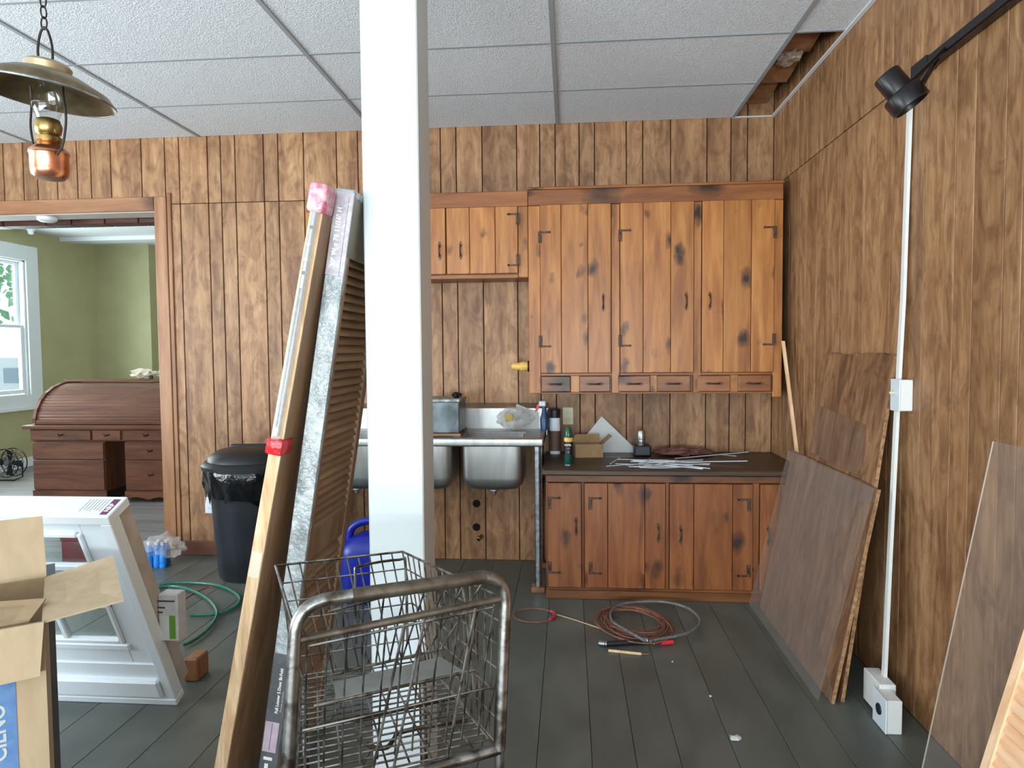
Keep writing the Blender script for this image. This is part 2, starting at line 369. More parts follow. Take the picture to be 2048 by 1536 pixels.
# right wall
wr = solo('wall_right', MB().box(XR+.009, XR+.12, YF, D+.16, -.05, 3.2), DARK, 'brown wood-panelled wall on the right carrying the white conduit', 'wall', kind='structure')
GR = [D, 4.40, 4.256, 4.111, 3.968, 3.805, 3.483, 3.223, 2.957, 2.83, 2.691, 2.485, 2.374, 2.215, 2.13, 1.98, 1.82, 1.72, 1.55, 1.4, 1.27, 1.1, .95, .8, .62, .5]
for a, b in zip(GR[1:], GR[:-1]):
    obj('plank', MB().cbox(XR, XR+.009, a+g*.7, b-g*.7, 0, SEAM-.003, .0015), PANEL, wr)
    obj('plank', MB().cbox(XR, XR+.009, a+g*.7, b-g*.7, SEAM+.002, HC+.3, .0015), PANEL, wr)
obj('plank', MB().box(XR, XR+.009, YF, .498, 0, HC), PANEL, wr)

# walls out of the picture: shop front with its daylight windows, left with an added fill-light opening
m = MB().box(XLW-.12, XLW, YF, -.3, 0, 3.2).box(XLW-.12, XLW, 2.9, D+.16, 0, 3.2).box(XLW-.12, XLW, -.3, 2.9, 0, .7).box(XLW-.12, XLW, -.3, 2.9, 2.4, 3.2)
solo('wall_left', m, PANEL, 'panelled left wall with an added side opening', 'wall', kind='structure')
m = MB().box(XLW, -4.4, YF-.12, YF, 0, 3.2).box(-1.1, -.8, YF-.12, YF, 0, 3.2).box(1.1, XR+.1, YF-.12, YF, 0, 3.2)
m.box(-4.4, 1.1, YF-.12, YF, 0, .6).box(-4.4, 1.1, YF-.12, YF, 2.5, 3.2)
solo('wall_front', m, PANEL, 'shop-front wall with two wide window openings', 'wall', kind='structure')

# suspended ceiling
ce = solo('ceiling', MB().box(XLW-.1, XR+.1, YF-.1, D+.1, 3.2, 3.26), DARKW, 'suspended ceiling of white pebbled tiles in a metal grid', 'ceiling', kind='structure')
RX = [-3.731-1.22, -3.731, -2.511, -1.291, -.071, 1.05]
RY = [D]+[4.009-.61*k for k in range(12)]
RXX = [XLW]+RX+[XR]
for i, (a, b) in enumerate(zip(RXX[:-1], RXX[1:])):
    for j, (y1, y0) in enumerate(zip(RY[:-1], RY[1:])):
        if i == len(RXX)-2 and j < 2: continue        # the missing tiles in the corner
        obj('ceiling_tile', MB().box(a+.004, b-.004, y0+.004, y1-.004, HC, HC+.015), TILEM, ce)
for x in RX: obj('grid_runner', MB().cbox(x-.012, x+.012, YF, D, HC-.006, HC-.0005, .0015), GRIDM, ce)
for y in RY[1:]: obj('cross_tee', MB().cbox(XLW, (XR if y < 3.6 else 1.05), y-.008, y+.008, HC-.004, HC-.0005, .001), GRIDM, ce)
obj('wall_angle', MB().cbox(XR-.024, XR-.001, YF, D, HC-.007, HC-.001, .0015), TRIMW, ce)
obj('wall_angle', MB().cbox(1.05, XR-.024, D-.024, D-.001, HC-.007, HC-.001, .0015), TRIMW, ce)
# old board ceiling and torn insulation seen through the gap of the missing tile
for y0, y1, za, zb in ((3.38, 3.80, 3.02, 2.96), (3.83, 4.18, 3.0, 2.95), (4.20, D, 3.02, 2.97)):
    obj('old_board', MB().hexa([(1.0, y0, za), (XR-.05, y0, za), (XR-.05, y1, zb), (1.0, y1, zb), (1.0, y0, za+.015), (XR-.05, y0, za+.015), (XR-.05, y1, zb+.015), (1.0, y1, zb+.015)]), CASING, ce)
obj('torn_insulation', MB().blob((1.17, 3.86, 2.955), .05, .09, .02, .8, 3, 3, 2), mat('torn_paper_insulation', (150, 132, 110), .8, 0, (196, 186, 172), 18), ce, True)

# doorway casing and header
t1 = thing('trim_1', 'wood casing round the wide doorway in the back wall', 'door trim', (OPR, D, 0), kind='structure')
obj('casing', MB().cbox(OPR, OPR+.088, D-.02, D-.001, 0, OPZ+.095, .003), CASING, t1)
obj('casing', MB().cbox(OPL-.088, OPL, D-.02, D-.001, 0, OPZ, .003), CASING, t1)
obj('head_casing', MB().cbox(OPL, OPR-.001, D-.02, D-.001, OPZ, OPZ+.095, .003), CASINGX, t1)
obj('corner_edge', MB().cbox(OPR+.088, OPR+.118, D-.012, D-.001, 0, OPZ+.12, .003), CASING, t1)
obj('jamb', MB().cbox(OPR-.004, OPR+.012, D, D+.17, 0, OPZ, .002), CASING, t1)
obj('soffit', MB().cbox(OPL, OPR-.004, D+.001, D+.17, OPZ-.006, OPZ+.004, .002), mat('soffit_paint', (176, 168, 158), .6, 0, (188, 180, 172), 6), t1)
obj('smoke_detector', MB().lathe([(.0, -.03), (.045, -.03), (.062, -.02), (.065, 0)], 24, (-3.70, D+.085, OPZ-.006)), TRIMW, t1, True)
be = thing('trim_2', 'dark red wooden beam behind the doorway head', 'beam', (-3.7, 4.95, 2.37), kind='structure')
x = -5.4
while x < -2.4:
    w = random.choice((.2, .26, .34)); obj('beam_plank', MB().cbox(x+.003, x+w-.003, 4.86, 4.98, 2.37, 3.0, .004), DARKW, be); x += w
solo('baseboard_back', MB().cbox(OPR+.118, -1.35, D-.016, D-.001, 0, .1, .004), BASEB, 'red-brown baseboard under the panelling beside the doorway', 'baseboard', kind='structure')

# ------------------------------------------------------------------ the room beyond the doorway
OXL, OYF, OZC = -6.84, 9.53, 2.99
of = solo('floor_office', MB().box(OXL, -1.5, D, 11.2, -.06, -.014), FGAP, 'grey painted board floor of the green room', 'floor', kind='structure')
y = D
while y < 11:
    obj('floor_board', MB().cbox(OXL, -1.5, y+.002, y+.138, -.014, 0, .0012), OFLOOR, of); y += .14
solo('ceiling_office', MB().box(OXL-.1, -1.5, D+.17, 11.3, OZC, OZC+.05).box(OXL, -1.5, 8.85, 9.1, OZC-.05, OZC), CEILW, 'plain white ceiling of the green room', 'ceiling', kind='structure')
pt = PX(72, 497, OXL); wy1 = 8.22; wy0 = 7.15; wz0 = .92; wz1 = 2.60     # window opening
m = MB().box(OXL-.12, OXL, wy1, 11.3, 0, 3).box(OXL-.12, OXL, 6.55, wy0, 0, 3).box(OXL-.12, OXL, D, 5.2, 0, 3).box(OXL-.12, OXL, wy0, wy1, 0, wz0).box(OXL-.12, OXL, wy0, wy1, wz1, 3)
m.box(OXL-.12, OXL, 5.2, 6.55, 0, wz0).box(OXL-.12, OXL, 5.2, 6.55, wz1, 3)  # second opening, added out of view for its fill light
solo('wall_office_left', m, GREEN, 'sage green wall with the tall white window', 'wall', kind='structure')
solo('wall_office_far', MB().box(OXL, -6.02, OYF, 11.3, 0, 3), GREEN, 'sage green end wall of the green room', 'wall', kind='structure')
solo('wall_office_recess', MB().box(-6.02, -1.5, 11.0, 11.3, 0, 3), GREEN, 'shaded green wall at the back of the recess', 'wall', kind='structure')
solo('wall_office_right', MB().box(-1.55, -1.5, D+.17, 6.75, 0, 3).box(-1.55, -1.5, 8.45, 11.0, 0, 3).box(-1.55, -1.5, 6.75, 8.45, 0, .95).box(-1.55, -1.5, 6.75, 8.45, 2.45, 3), GREEN, 'green wall closing the green room on its right', 'wall', kind='structure')  # the opening is added for the unseen fill light
solo('baseboard_office', MB().cbox(OXL, OXL+.02, 6.0, OYF, 0, .12, .004), TRIMW, 'pale baseboard along the sage green window wall', 'baseboard', kind='structure')
w1 = thing('window_1', 'tall white double-hung window in the sage green wall', 'window', (OXL, 7.7, wz0), kind='structure')
cw = .2
for a, b, c, d in ((wy1, wy1+cw, wz0-.16, wz1+.19), (wy0-cw, wy0, wz0-.16, wz1+.19)):
    obj('casing', MB().cbox(OXL, OXL+.025, a, b, c, d, .004), TRIMW, w1)
obj('casing', MB().cbox(OXL, OXL+.025, wy0, wy1, wz1, wz1+.19, .004), TRIMW, w1)
obj('window_sill', MB().cbox(OXL, OXL+.06, wy0-.22, wy1+.22, wz0-.2, wz0-.16, .004).cbox(OXL, OXL+.025, wy0, wy1, wz0-.16, wz0, .003), TRIMW, w1)
def sash(z0, z1, x, name):
    s = .05; b = MB().cbox(x-.035, x, wy0+.03, wy0+.03+s, z0, z1, .004).cbox(x-.035, x, wy1-.03-s, wy1-.03, z0, z1, .004)
    b.cbox(x-.035, x, wy0+.03+s, wy1-.03-s, z0, z0+s, .004).cbox(x-.035, x, wy0+.03+s, wy1-.03-s, z1-s*.8, z1, .004)
    o = obj(name, b, VINYL, w1); obj('pane', MB().box(x-.02, x-.016, wy0+.08, wy1-.08, z0+s, z1-s*.8), GLASS, o)
sash(1.74, wz1-.02, OXL-.065, 'upper_sash'); sash(wz0+.01, 1.79, OXL-.02, 'lower_sash')
obj('jamb', MB().cbox(OXL-.11, OXL, wy1-.03, wy1, wz0, wz1, .003).cbox(OXL-.11, OXL, wy0, wy0+.03, wz0, wz1, .003).cbox(OXL-.11, OXL, wy0, wy1, wz1-.02, wz1, .003), TRIMW, w1)

# outside the far window
solo('ground_outside', MB().box(-40, OXL-.2, -10, 50, -.5, -.45), mat('pale_paving', (206, 208, 206), .8), 'pale paving outside the window', 'ground', kind='structure')
LEAF = mat('tree_leaves', (120, 176, 130), .6, 0, (172, 214, 164), 6, (1, 1, 1), 0, 60, .1)
def tree(x, y, h, label):
    t = thing('leafy_tree', label, 'tree', (x, y, -.45), 'trees outside the window')
    obj('trunk', MB().tube([(x, y, -.45), (x+.05, y, h*.5), (x, y+.1, h*.8)], .16, 8, False, .06), IRON, t)
    b = MB(); rnd = random.Random(int(x*10))
    for k in range(700):
        d = Vector((rnd.gauss(0, 1), rnd.gauss(0, 1), rnd.gauss(0, 1))).normalized()*rnd.uniform(.35, 1)
        c = Vector((x+d.x*1.9, y+d.y*1.9, h*.72+d.z*h*.42)); e = Vector((rnd.uniform(-1, 1), rnd.uniform(-1, 1), rnd.uniform(-1, 1))).normalized(); f2 = e.orthogonal().normalized()
        s_ = rnd.uniform(.09, .17); b.add([c+e*s_, c+f2*s_*.6, c-e*s_, c-f2*s_*.6], [(0, 1, 2, 3)])
    lf = obj('foliage', b, LEAF, t); lf['kind'] = 'stuff'
tree(-14.5, 16.2, 6.0, 'light green tree filling the upper pane of the far window')
tree(-18.5, 18.5, 6.5, 'taller green tree standing behind the first outside the window')
hb = thing('low_building', 'low pale building with grey windows outside the far window', 'building', (-24, 27, -.45))
obj('wall', MB().box(-29, -21, 26, 29, -.45, 1.3), mat('pale_render', (224, 226, 226), .7), hb)
for k in range(4): obj('window', MB().cbox(-28.4+k*1.9, -27.2+k*1.9, 25.96, 26.02, .3, .9, .01), mat('grey_far_window', (150, 166, 176), .3), hb)

# ------------------------------------------------------------------ white post
solo('square_post', MB().cbox(-.645, -.465, 2.15, 2.325, 0, HC-.004, .004), WHITE, 'white painted square post standing in the middle of the room', 'post')

# ------------------------------------------------------------------ hardware shared by the cabinets
def hl_hinge(x, y, z, side, flip, parent):
    """dark H-L hinge: side=+1 arm runs right, flip=-1 arm at the bottom"""
    b = MB(); t = .003
    b.cbox(x-.011, x-.003, y-t, y, z-.036, z+.036, .001).cbox(x+.003, x+.011, y-t, y, z-.036, z+.036, .001)
    b.cbox(x-.003, x+.003, y-t-.002, y, z-.02, z+.02, .001)
    za = z+flip*.029; xa, xb = (x+.008, x+.058) if side > 0 else (x-.058, x-.008)
    b.cbox(xa, xb, y-t, y, za-.0055, za+.0055, .001); xe = xb if side > 0 else xa
    b.lathe([(.0001, 0), (.008, 0), (.008, t), (.0001, t)], 8, (xe, y, za), (0, -1, 0))
    return obj('hinge', b, IRONB, parent)
def pull(x, y, z, vert, parent):
    b = MB(); d = Vector((0, 0, 1)) if vert else Vector((1, 0, 0)); p = Vector((x, y, z)); e = Vector((1, 0, 0)) if vert else Vector((0, 0, 1))
    for sgn in (-1, 1):
        c = p+d*(.034*sgn); b.prism([c+d*.024*sgn, c+e*.011, c-d*.012*sgn, c-e*.011], (0, -.003, 0))
    b.tube(smoothpath([p-d*.03, p-d*.022+Vector((0, -.018, 0)), p+Vector((0, -.025, 0)), p+d*.022+Vector((0, -.018, 0)), p+d*.03], 4), .005, 8)
    return obj('pull_handle', b, IRONB, parent, True)
def plank_door(name, xs, z0, z1, y, th, m, parent, hinge=None, handle=None):
    """door of vertical boards: xs board edges, front at y"""
    o = obj(name, MB().box(xs[0]+.004, xs[-1]-.004, y+th*.5, y+th, z0+.004, z1-.004), DARK, parent)
    for a, b in zip(xs[:-1], xs[1:]): obj('board', MB().cbox(a+.0012, b-.0012, y, y+th*.8, z0, z1, .003), m, o)
    if hinge:
        side, hx = hinge; hs = z1-z0
        hl_hinge(hx, y-.0002, z1-hs*.19, side, 1, o); hl_hinge(hx, y-.0002, z0+hs*.19, side, -1, o)
    if handle: pull(handle[0], y, handle[1], True, o)
    return o

# big wall cabinet
UY = 4.21
uc = thing('wall_cabinet', 'large honey pine wall cabinet with three plank doors and six small drawers', 'cabinet', (.505, 4.4, 1.15))
ux0, ux1 = -.243, 1.257
obj('carcass', MB().box(ux0, ux1, UY+.025, D-.002, 1.155, 2.375), PINEB, uc)
obj('top_rail', MB().cbox(ux0, ux1, UY, UY+.024, 2.288, 2.381, .003), PINEX, uc)
obj('top_board', MB().cbox(ux0-.004, ux1+.004, UY-.006, D-.002, 2.381, 2.397, .003), PINEX, uc)
for a, b, z0 in ((ux0, -.172, 1.152), (.255, .305, 1.152), (.742, .787, 1.152), (1.205, ux1, 1.125)):
    obj('stile', MB().cbox(a, b, UY, UY+.024, z0, 2.286, .003), PINE, uc)
for a, b in ((-.172, .255), (.305, .742), (.787, 1.205)):
    obj('mid_rail', MB().cbox(a, b, UY+.004, UY+.024, 1.258, 1.274, .002), PINEX, uc)
    obj('bottom_rail', MB().cbox(a, b, UY, UY+.024, 1.148, 1.158, .002), PINEX, uc)
for xs, hg, hd in (([-.172, -.045, .115, .253], (1, -.172), (.205, 1.70)), ([.307, .443, .605, .741], (1, .307), (.695, 1.70)), ([.788, .913, 1.073, 1.205], (-1, 1.205), (.833, 1.70))):
    plank_door('door', xs, 1.275, 2.287, UY-.018, .02, PINE, uc, hg, hd)
for a, b in ((-.169, .008), (.062, .246), (.296, .485), (.527, .722), (.767, .957), (1.004, 1.193)):
    dr = obj('drawer', MB().cbox(a, b, UY-.012, UY+.02, 1.160, 1.256, .004), PINEX, uc); pull((a+b)/2, UY-.012, 1.208, False, dr)
for a, b in ((.008, .062), (.485, .527), (.957, 1.004)): obj('drawer_divider', MB().cbox(a, b, UY-.003, UY+.024, 1.158, 1.258, .002), PINE, uc)

# small wall cabinet
SY = 4.24
sc = thing('wall_cabinet', 'shorter honey pine wall cabinet above the steel sink', 'cabinet', (-.94, 4.42, 1.86))
sx0, sx1 = -1.64, -.247
obj('carcass', MB().box(sx0, sx1, SY+.025, D-.002, 1.868, 2.38), PINEB, sc)
obj('top_rail', MB().cbox(sx0, sx1, SY, SY+.024, 2.292, 2.386, .003), PINEX, sc)
obj('stile', MB().cbox(-.308, sx1, SY, SY+.024, 1.862, 2.291, .003), PINE, sc)
obj('stile', MB().cbox(sx0, -1.58, SY, SY+.024, 1.862, 2.291, .003), PINE, sc)
obj('ledge', MB().cbox(sx0, -.308, SY-.004, SY+.024, 1.858, 1.884, .003), PINEX, sc)
plank_door('door', [-.748, -.604, -.446, -.308], 1.887, 2.29, SY-.018, .02, PINE, sc, (-1, -.308), (-.66, 2.03))
plank_door('door', [-1.16, -1.03, -.89, -.753], 1.887, 2.29, SY-.018, .02, PINE, sc, (1, -1.16), (-.79, 2.03))
plank_door('door', [-1.58, -1.44, -1.30, -1.17], 1.887, 2.29, SY-.018, .02, PINE, sc, (1, -1.58), (-1.21, 2.03))

# base cabinet and worktop
BY = 3.88
bc = thing('base_cabinet', 'low honey pine base cabinet with knotty plank doors under the dark worktop', 'cabinet', (.58, 4.2, 0))
bx0, bx1 = -.135, 1.29
obj('carcass', MB().box(bx0+.005, bx1, BY+.025, D-.003, .0, .70), PINEB, bc)
obj('top_rail', MB().cbox(bx0, bx1, BY, BY+.024, .668, .708, .003), PINEBX, bc)
obj('toe_board', MB().cbox(bx0-.003, bx1, BY-.008, BY+.024, 0, .05, .004), PINEBX, bc)
obj('bottom_rail', MB().cbox(bx0, bx1, BY, BY+.024, .05, .066, .002), PINEBX, bc)
for a, b in ((bx0, -.118), (.068, .080), (.534, .553), (1.010, 1.045), (1.27, bx1)): obj('stile', MB().cbox(a, b, BY, BY+.024, .066, .668, .002), PINEB, bc)
plank_door('door', [-.125, .066], .07, .666, BY-.016, .018, PINEB, bc, (1, -.115), (.035, .42))
plank_door('door', [.082, .213, .419, .533], .07, .666, BY-.016, .018, PINEB, bc, (1, .115), (.492, .39))
plank_door('door', [.555, .688, .899, 1.009], .07, .666, BY-.016, .018, PINEB, bc, (-1, .985), (.615, .38))
plank_door('door', [1.046, 1.16, 1.268], .07, .666, BY-.016, .018, PINEB, bc, (-1, 1.25), (1.09, .38))
CZ = .742
solo('worktop', MB().cbox(bx0-.02, XR-.002, BY-.025, D-.003, .71, CZ, .006), COUNTER, 'worn dark worktop on the low pine base cabinet', 'worktop')

# ------------------------------------------------------------------ steel sink
sk = thing('steel_sink', 'three-bowl stainless steel utility sink on tube legs', 'sink', (-.85, 4.25, 0))
KX0, KX1, KY, KZ = -1.55, -.15, 3.97, .905
bowls = [(-.643, -.268), (-1.065, -.694), (-1.49, -1.115)]
b = MB().cbox(KX0, KX1, KY, KY+.05, KZ-.05, KZ, .01, 3).cbox(KX0, KX1, 4.36, 4.50, KZ-.03, KZ-.004, .003)
xs = [KX0]+[v for p in sorted(bowls) for v in p]+[KX1]
for a, c in zip(xs[::2], xs[1::2]): b.box(a, c, KY+.05, 4.36, KZ-.03, KZ-.004)
b.cbox(KX1-.02, KX1, KY+.04, 4.5, KZ-.05, KZ, .005, 2).cbox(KX0, KX0+.02, KY+.04, 4.5, KZ-.05, KZ, .005, 2)
obj('deck', b, STEEL, sk, True)
obj('backsplash', MB().cbox(KX0, KX1+.01, 4.50, 4.53, KZ-.05, 1.035, .005).hexa([(KX0, 4.5, 1.03), (KX1+.01, 4.5, 1.03), (KX1+.01, 4.585, 1.06), (KX0, 4.585, 1.06), (KX0, 4.5, 1.036), (KX1+.01, 4.5, 1.036), (KX1+.01, 4.585, 1.066), (KX0, 4.585, 1.066)]), STEEL, sk)
for a, c in bowls:
    cx = (a+c)/2; cy = (4.02+4.36)/2; rx = (c-a)/2; ry = .17
    bo = obj('bowl', MB().loft([(KZ-.02, cx, cy, rx, ry, 7), (.66, cx, cy, rx-.004, ry-.004, 7), (.615, cx, cy, rx-.014, ry-.014, 6), (.588, cx, cy, rx-.04, ry-.04, 5), (.578, cx, cy, rx-.08, ry-.08, 4)], 48, False, True), STEEL, sk, True)
    obj('drain', MB().lathe([(.03, .58), (.03, .572), (.018, .566), (.014, .548), (.006, .542), (.0001, .54)], 14, (cx, cy-.08, 0)), STEEL, bo, True)
for x, y in ((KX1-.035, 3.995), (KX1-.035, 4.46), (KX0+.035, 3.995), (KX0+.035, 4.46)):
    lg = obj('leg', MB().tube([(x, y, .03), (x, y, KZ-.05)], .02, 14), GALV, sk, True)
    obj('wood_foot', MB().cbox(x-.04, x+.04, y-.04, y+.04, 0, .032, .004), CASINGX, lg)

# things on the sink
mb_ = thing('metal_tin', 'scuffed grey metal tin with pale worn corners on the sink', 'tin', (-.72, 4.22, KZ))
obj('tin_body', MB().cbox(-.90, -.66, 4.10, 4.36, KZ+.012, KZ+.205, .008, 2), mat('scuffed_tin', (58, 66, 68), .4, .4, (104, 116, 120), 9), mb_)
obj('tin_lid', MB().cbox(-.905, -.655, 4.095, 4.365, KZ+.2, KZ+.222, .006), mat('worn_tin_rim', (176, 182, 176), .5, .3, (70, 74, 74), 30), mb_)
obj('base_slat', MB().box(-1.12, -.655, 4.095, 4.40, KZ-.0035, KZ+.012), CASINGX, mb_)
solo('dark_rag', MB().blob((-.69, 4.2, KZ+.235), .03, .03, .016, .5, 4, 3, 3).rest(KZ+.222, .002), IRON, 'small dark crumpled rag on top of the metal tin', 'rag', smooth=True)
solo('plastic_bag', MB().blob((-.350, 4.405, KZ+.075), .112, .072, .072, .35, 3, 4, 5).rest(KZ-.004), BAGC, 'clear plastic bag slumped at the right end of the sink', 'bag', smooth=True)
solo('yellow_glove', MB().blob((-.385, 4.372, KZ+.082), .028, .018, .026, .6, 4, 3, 1), YELLOW, 'crumpled yellow rubber glove in the clear bag', 'glove', smooth=True)
solo('folded_card', MB().prism([(-.345, 4.489, KZ+.16), (-.20, 4.489, KZ+.105), (-.20, 4.489, KZ-.005), (-.365, 4.489, KZ-.005)], (0, .004, 0)), PAPER, 'folded white card sticking up behind the clear bag', 'card')
sp = thing('spray_bottle', 'slim spray bottle with a red trigger beside the clear bag', 'bottle', (-.19, 4.40, KZ))
obj('bottle_body', MB().loft([(KZ-.0005, -.160, 4.42, .026, .026, 2), (KZ+.07, -.160, 4.42, .028, .028, 2), (KZ+.10, -.160, 4.42, .018, .018, 2), (KZ+.15, -.160, 4.42, .012, .012, 2)], 16), mat('blue_clear_plastic', (36, 66, 110), .3), sp, True)
obj('nozzle', MB().cbox(-.195, -.15, 4.405, 4.435, KZ+.15, KZ+.185, .006), VINYL, sp)
obj('trigger', MB().prism([(-.185, 4.41, KZ+.16), (-.205, 4.41, KZ+.165), (-.222, 4.41, KZ+.115), (-.205, 4.41, KZ+.118)], (0, .018, 0)), REDP, sp)
tb = thing('squeeze_bottle', 'white squeeze bottle with a black cap behind the sink corner', 'bottle', (-.11, 4.5, CZ))
obj('bottle_body', MB().loft([(CZ, -.094, 4.48, .034, .028, 3), (CZ+.18, -.094, 4.48, .036, .03, 3), (CZ+.235, -.094, 4.48, .034, .03, 3)], 20), VINYL, tb, True)
obj('label_band', MB().loft([(CZ+.02, -.094, 4.48, .037, .0305, 3), (CZ+.15, -.094, 4.48, .038, .0315, 3)], 20), mat('brown_bottle_label', (96, 70, 54), .5), tb, True)
obj('cap', MB().lathe([(.036, CZ+.235), (.038, CZ+.285), (.034, CZ+.29), (.0001, CZ+.29)], 18, (-.094, 4.48, 0)), BLACK, tb, True)

# things on the worktop
can = thing('aerosol_can', 'slim dark green aerosol can standing at the front edge of the worktop', 'aerosol can', (-.006, 4.033, CZ))
cx, cy = -.006, 4.033
obj('can_body', MB().lathe([(.024, CZ), (.026, CZ+.004), (.026, CZ+.165), (.022, CZ+.175), (.0001, CZ+.176)], 22, (cx, cy, 0)), DKGREEN, can, True)
obj('cap', MB().lathe([(.023, CZ+.172), (.022, CZ+.20), (.012, CZ+.222), (.0001, CZ+.224)], 20, (cx, cy, 0)), mat('green_cap', (20, 84, 66), .25), can, True)
obj('black_band', MB().lathe([(.0263, CZ+.062), (.0263, CZ+.138)], 22, (cx, cy, 0)), BLACK, can, True)
obj('yellow_band', MB().lathe([(.0264, CZ+.138), (.0264, CZ+.162)], 22, (cx, cy, 0)), mat('orange_yellow_print', (222, 168, 60), .4, 0, (240, 214, 120), 60), can, True)
textm('lettering', 'REPEL', .0155, frame((cx-.0235, cy-.0268, CZ+.115), (1, 0, 0), (0, 0, 1)), INKT, can, .0003)
textm('lettering', 'MAX', .009, frame((cx-.0105, cy-.0268, CZ+.097), (1, 0, 0), (0, 0, 1)), INKW, can)
textm('lettering', '40', .012, frame((cx-.008, cy-.0268, CZ+.075), (1, 0, 0), (0, 0, 1)), BRASS, can)
obj('base_rim', MB().lathe([(.0262, CZ), (.0262, CZ+.005)], 22, (cx, cy, 0)), GALV, can, True)

M = Matrix.Translation((.115, 4.36, CZ)) @ Matrix.Rotation(.12, 4, 'Z')
kb = thing('small_carton', 'small open brown carton on the worktop beside the green can', 'carton', (.115, 4.36, CZ))
b = MB(M); w, d, h, t = .088, .06, .085, .003
b.box(-w, w, -d, -d+t, 0, h).box(-w, w, d-t, d, 0, h).box(-w, -w+t, -d, d, 0, h).box(w-t, w, -d, d, 0, h).box(-w, w, -d, d, 0, t)
OLDCARD = mat('old_carton_card', (150, 120, 82), .8, 0, (166, 138, 100), 20)
obj('carton_body', b, OLDCARD, kb)
obj('flap', MB(M).hexa([(-w, d, h), (w, d, h), (w, d+.002, h), (-w, d+.002, h), (-w+.02, d+.03, h+.045), (w, d+.03, h+.045), (w, d+.032, h+.045), (-w+.02, d+.032, h+.045)]), OLDCARD, kb)
obj('flap', MB(M).hexa([(w, -d, h), (w, d, h), (w+.002, d, h), (w+.002, -d, h), (w+.055, -d, h+.05), (w+.055, d, h+.05), (w+.057, d, h+.05), (w+.057, -d, h+.05)]), OLDCARD, kb)
obj('flap', MB(M).hexa([(-w, -d, h), (w, -d, h), (w, -d+.002, h), (-w, -d+.002, h), (-w, -d+.05, h-.03), (w-.02, -d+.05, h-.03), (w-.02, -d+.052, h-.03), (-w, -d+.052, h-.03)]), OLDCARD, kb)
solo('white_offcut', MB().prism([(.02, 4.53, CZ), (.455, 4.53, CZ), (.212, 4.57, CZ+.235)], (0, .008, .001)), PAPER, 'white triangular board offcut leaning on the panelling behind the worktop', 'board offcut')
solo('paper_sheet', MB().prism([(.225, 4.33, CZ-.0005), (.395, 4.35, CZ-.0005), (.395, 4.50, CZ-.0005), (.225, 4.50, CZ-.0005)], (0, 0, .002)), mat('grey_sheet', (150, 150, 148), .6), 'grey paper sheet lying in front of the white offcut', 'paper')
so = thing('steel_fitting', 'small polished steel fitting on a black block on the worktop', 'fitting', (.455, 4.40, CZ))
obj('block', MB().cbox(.405, .51, 4.35, 4.45, CZ+.001, CZ+.07, .01, 2), BLACK, so)
obj('fitting', MB().lathe([(.03, CZ+.07), (.032, CZ+.085), (.026, CZ+.09), (.026, CZ+.105), (.031, CZ+.11), (.031, CZ+.118), (.026, CZ+.12), (.025, CZ+.155), (.02, CZ+.163), (.0001, CZ+.164)], 20, (.452, 4.40, 0)), STEEL, so, True)
wi = thing('wire_bundle', 'loose bundle of thin white wire rods spread over the worktop', 'wire bundle', (.6, 4.18, CZ))
rr = random.Random(3)
for k in range(12):
    a = PZ(rr.uniform(1212, 1290), rr.uniform(918, 935), CZ+.0022+.001*k); c = PZ(rr.uniform(1360, 1430), rr.uniform(918, 938), CZ+.0022+.001*k)
    mid = (a+c)/2+Vector((0, rr.uniform(-.05, .0), rr.uniform(0, .008)))
    obj('wire', MB().tube(smoothpath([a, mid, c], 5), .0022, 5), VINYL, wi, True)
for p0, p1 in (((1350, 917), (1497, 904)), ((1360, 924), (1495, 922)), ((1220, 928), (1240, 915)), ((1275, 934), (1300, 918)), ((1275, 934), (1330, 926)), ((1405, 938), (1330, 930)), ((1262, 920), (1350, 924))):
    obj('wire', MB().tube([PZ(*p0, CZ+.006), PZ(*p1, CZ+.02)], .0026, 5), VINYL, wi, True)
solo('red_rag', MB().blob((.72, 4.42, CZ+.030), .165, .075, .022, .5, 4, 4, 8).rest(CZ), mat('dusty_red_cloth', (112, 70, 64), .85, 0, (140, 96, 84), 14), 'flat heap of dusty red cloth behind the white wires', 'rag', smooth=True)
for lbl, p0, p1 in (('thin pale straw propped against the panelling behind the red cloth', (.78, 4.535, CZ+.001), (.87, 4.586, CZ+.055)), ('thin pale straw lying on the worktop beyond the red cloth', (.955, 4.45, CZ+.0015), (1.04, 4.39, CZ+.0015))):
    solo('straw', MB().tube([p0, p1], .0018, 5), PAPERC, lbl, 'straw', 'straws by the red cloth')

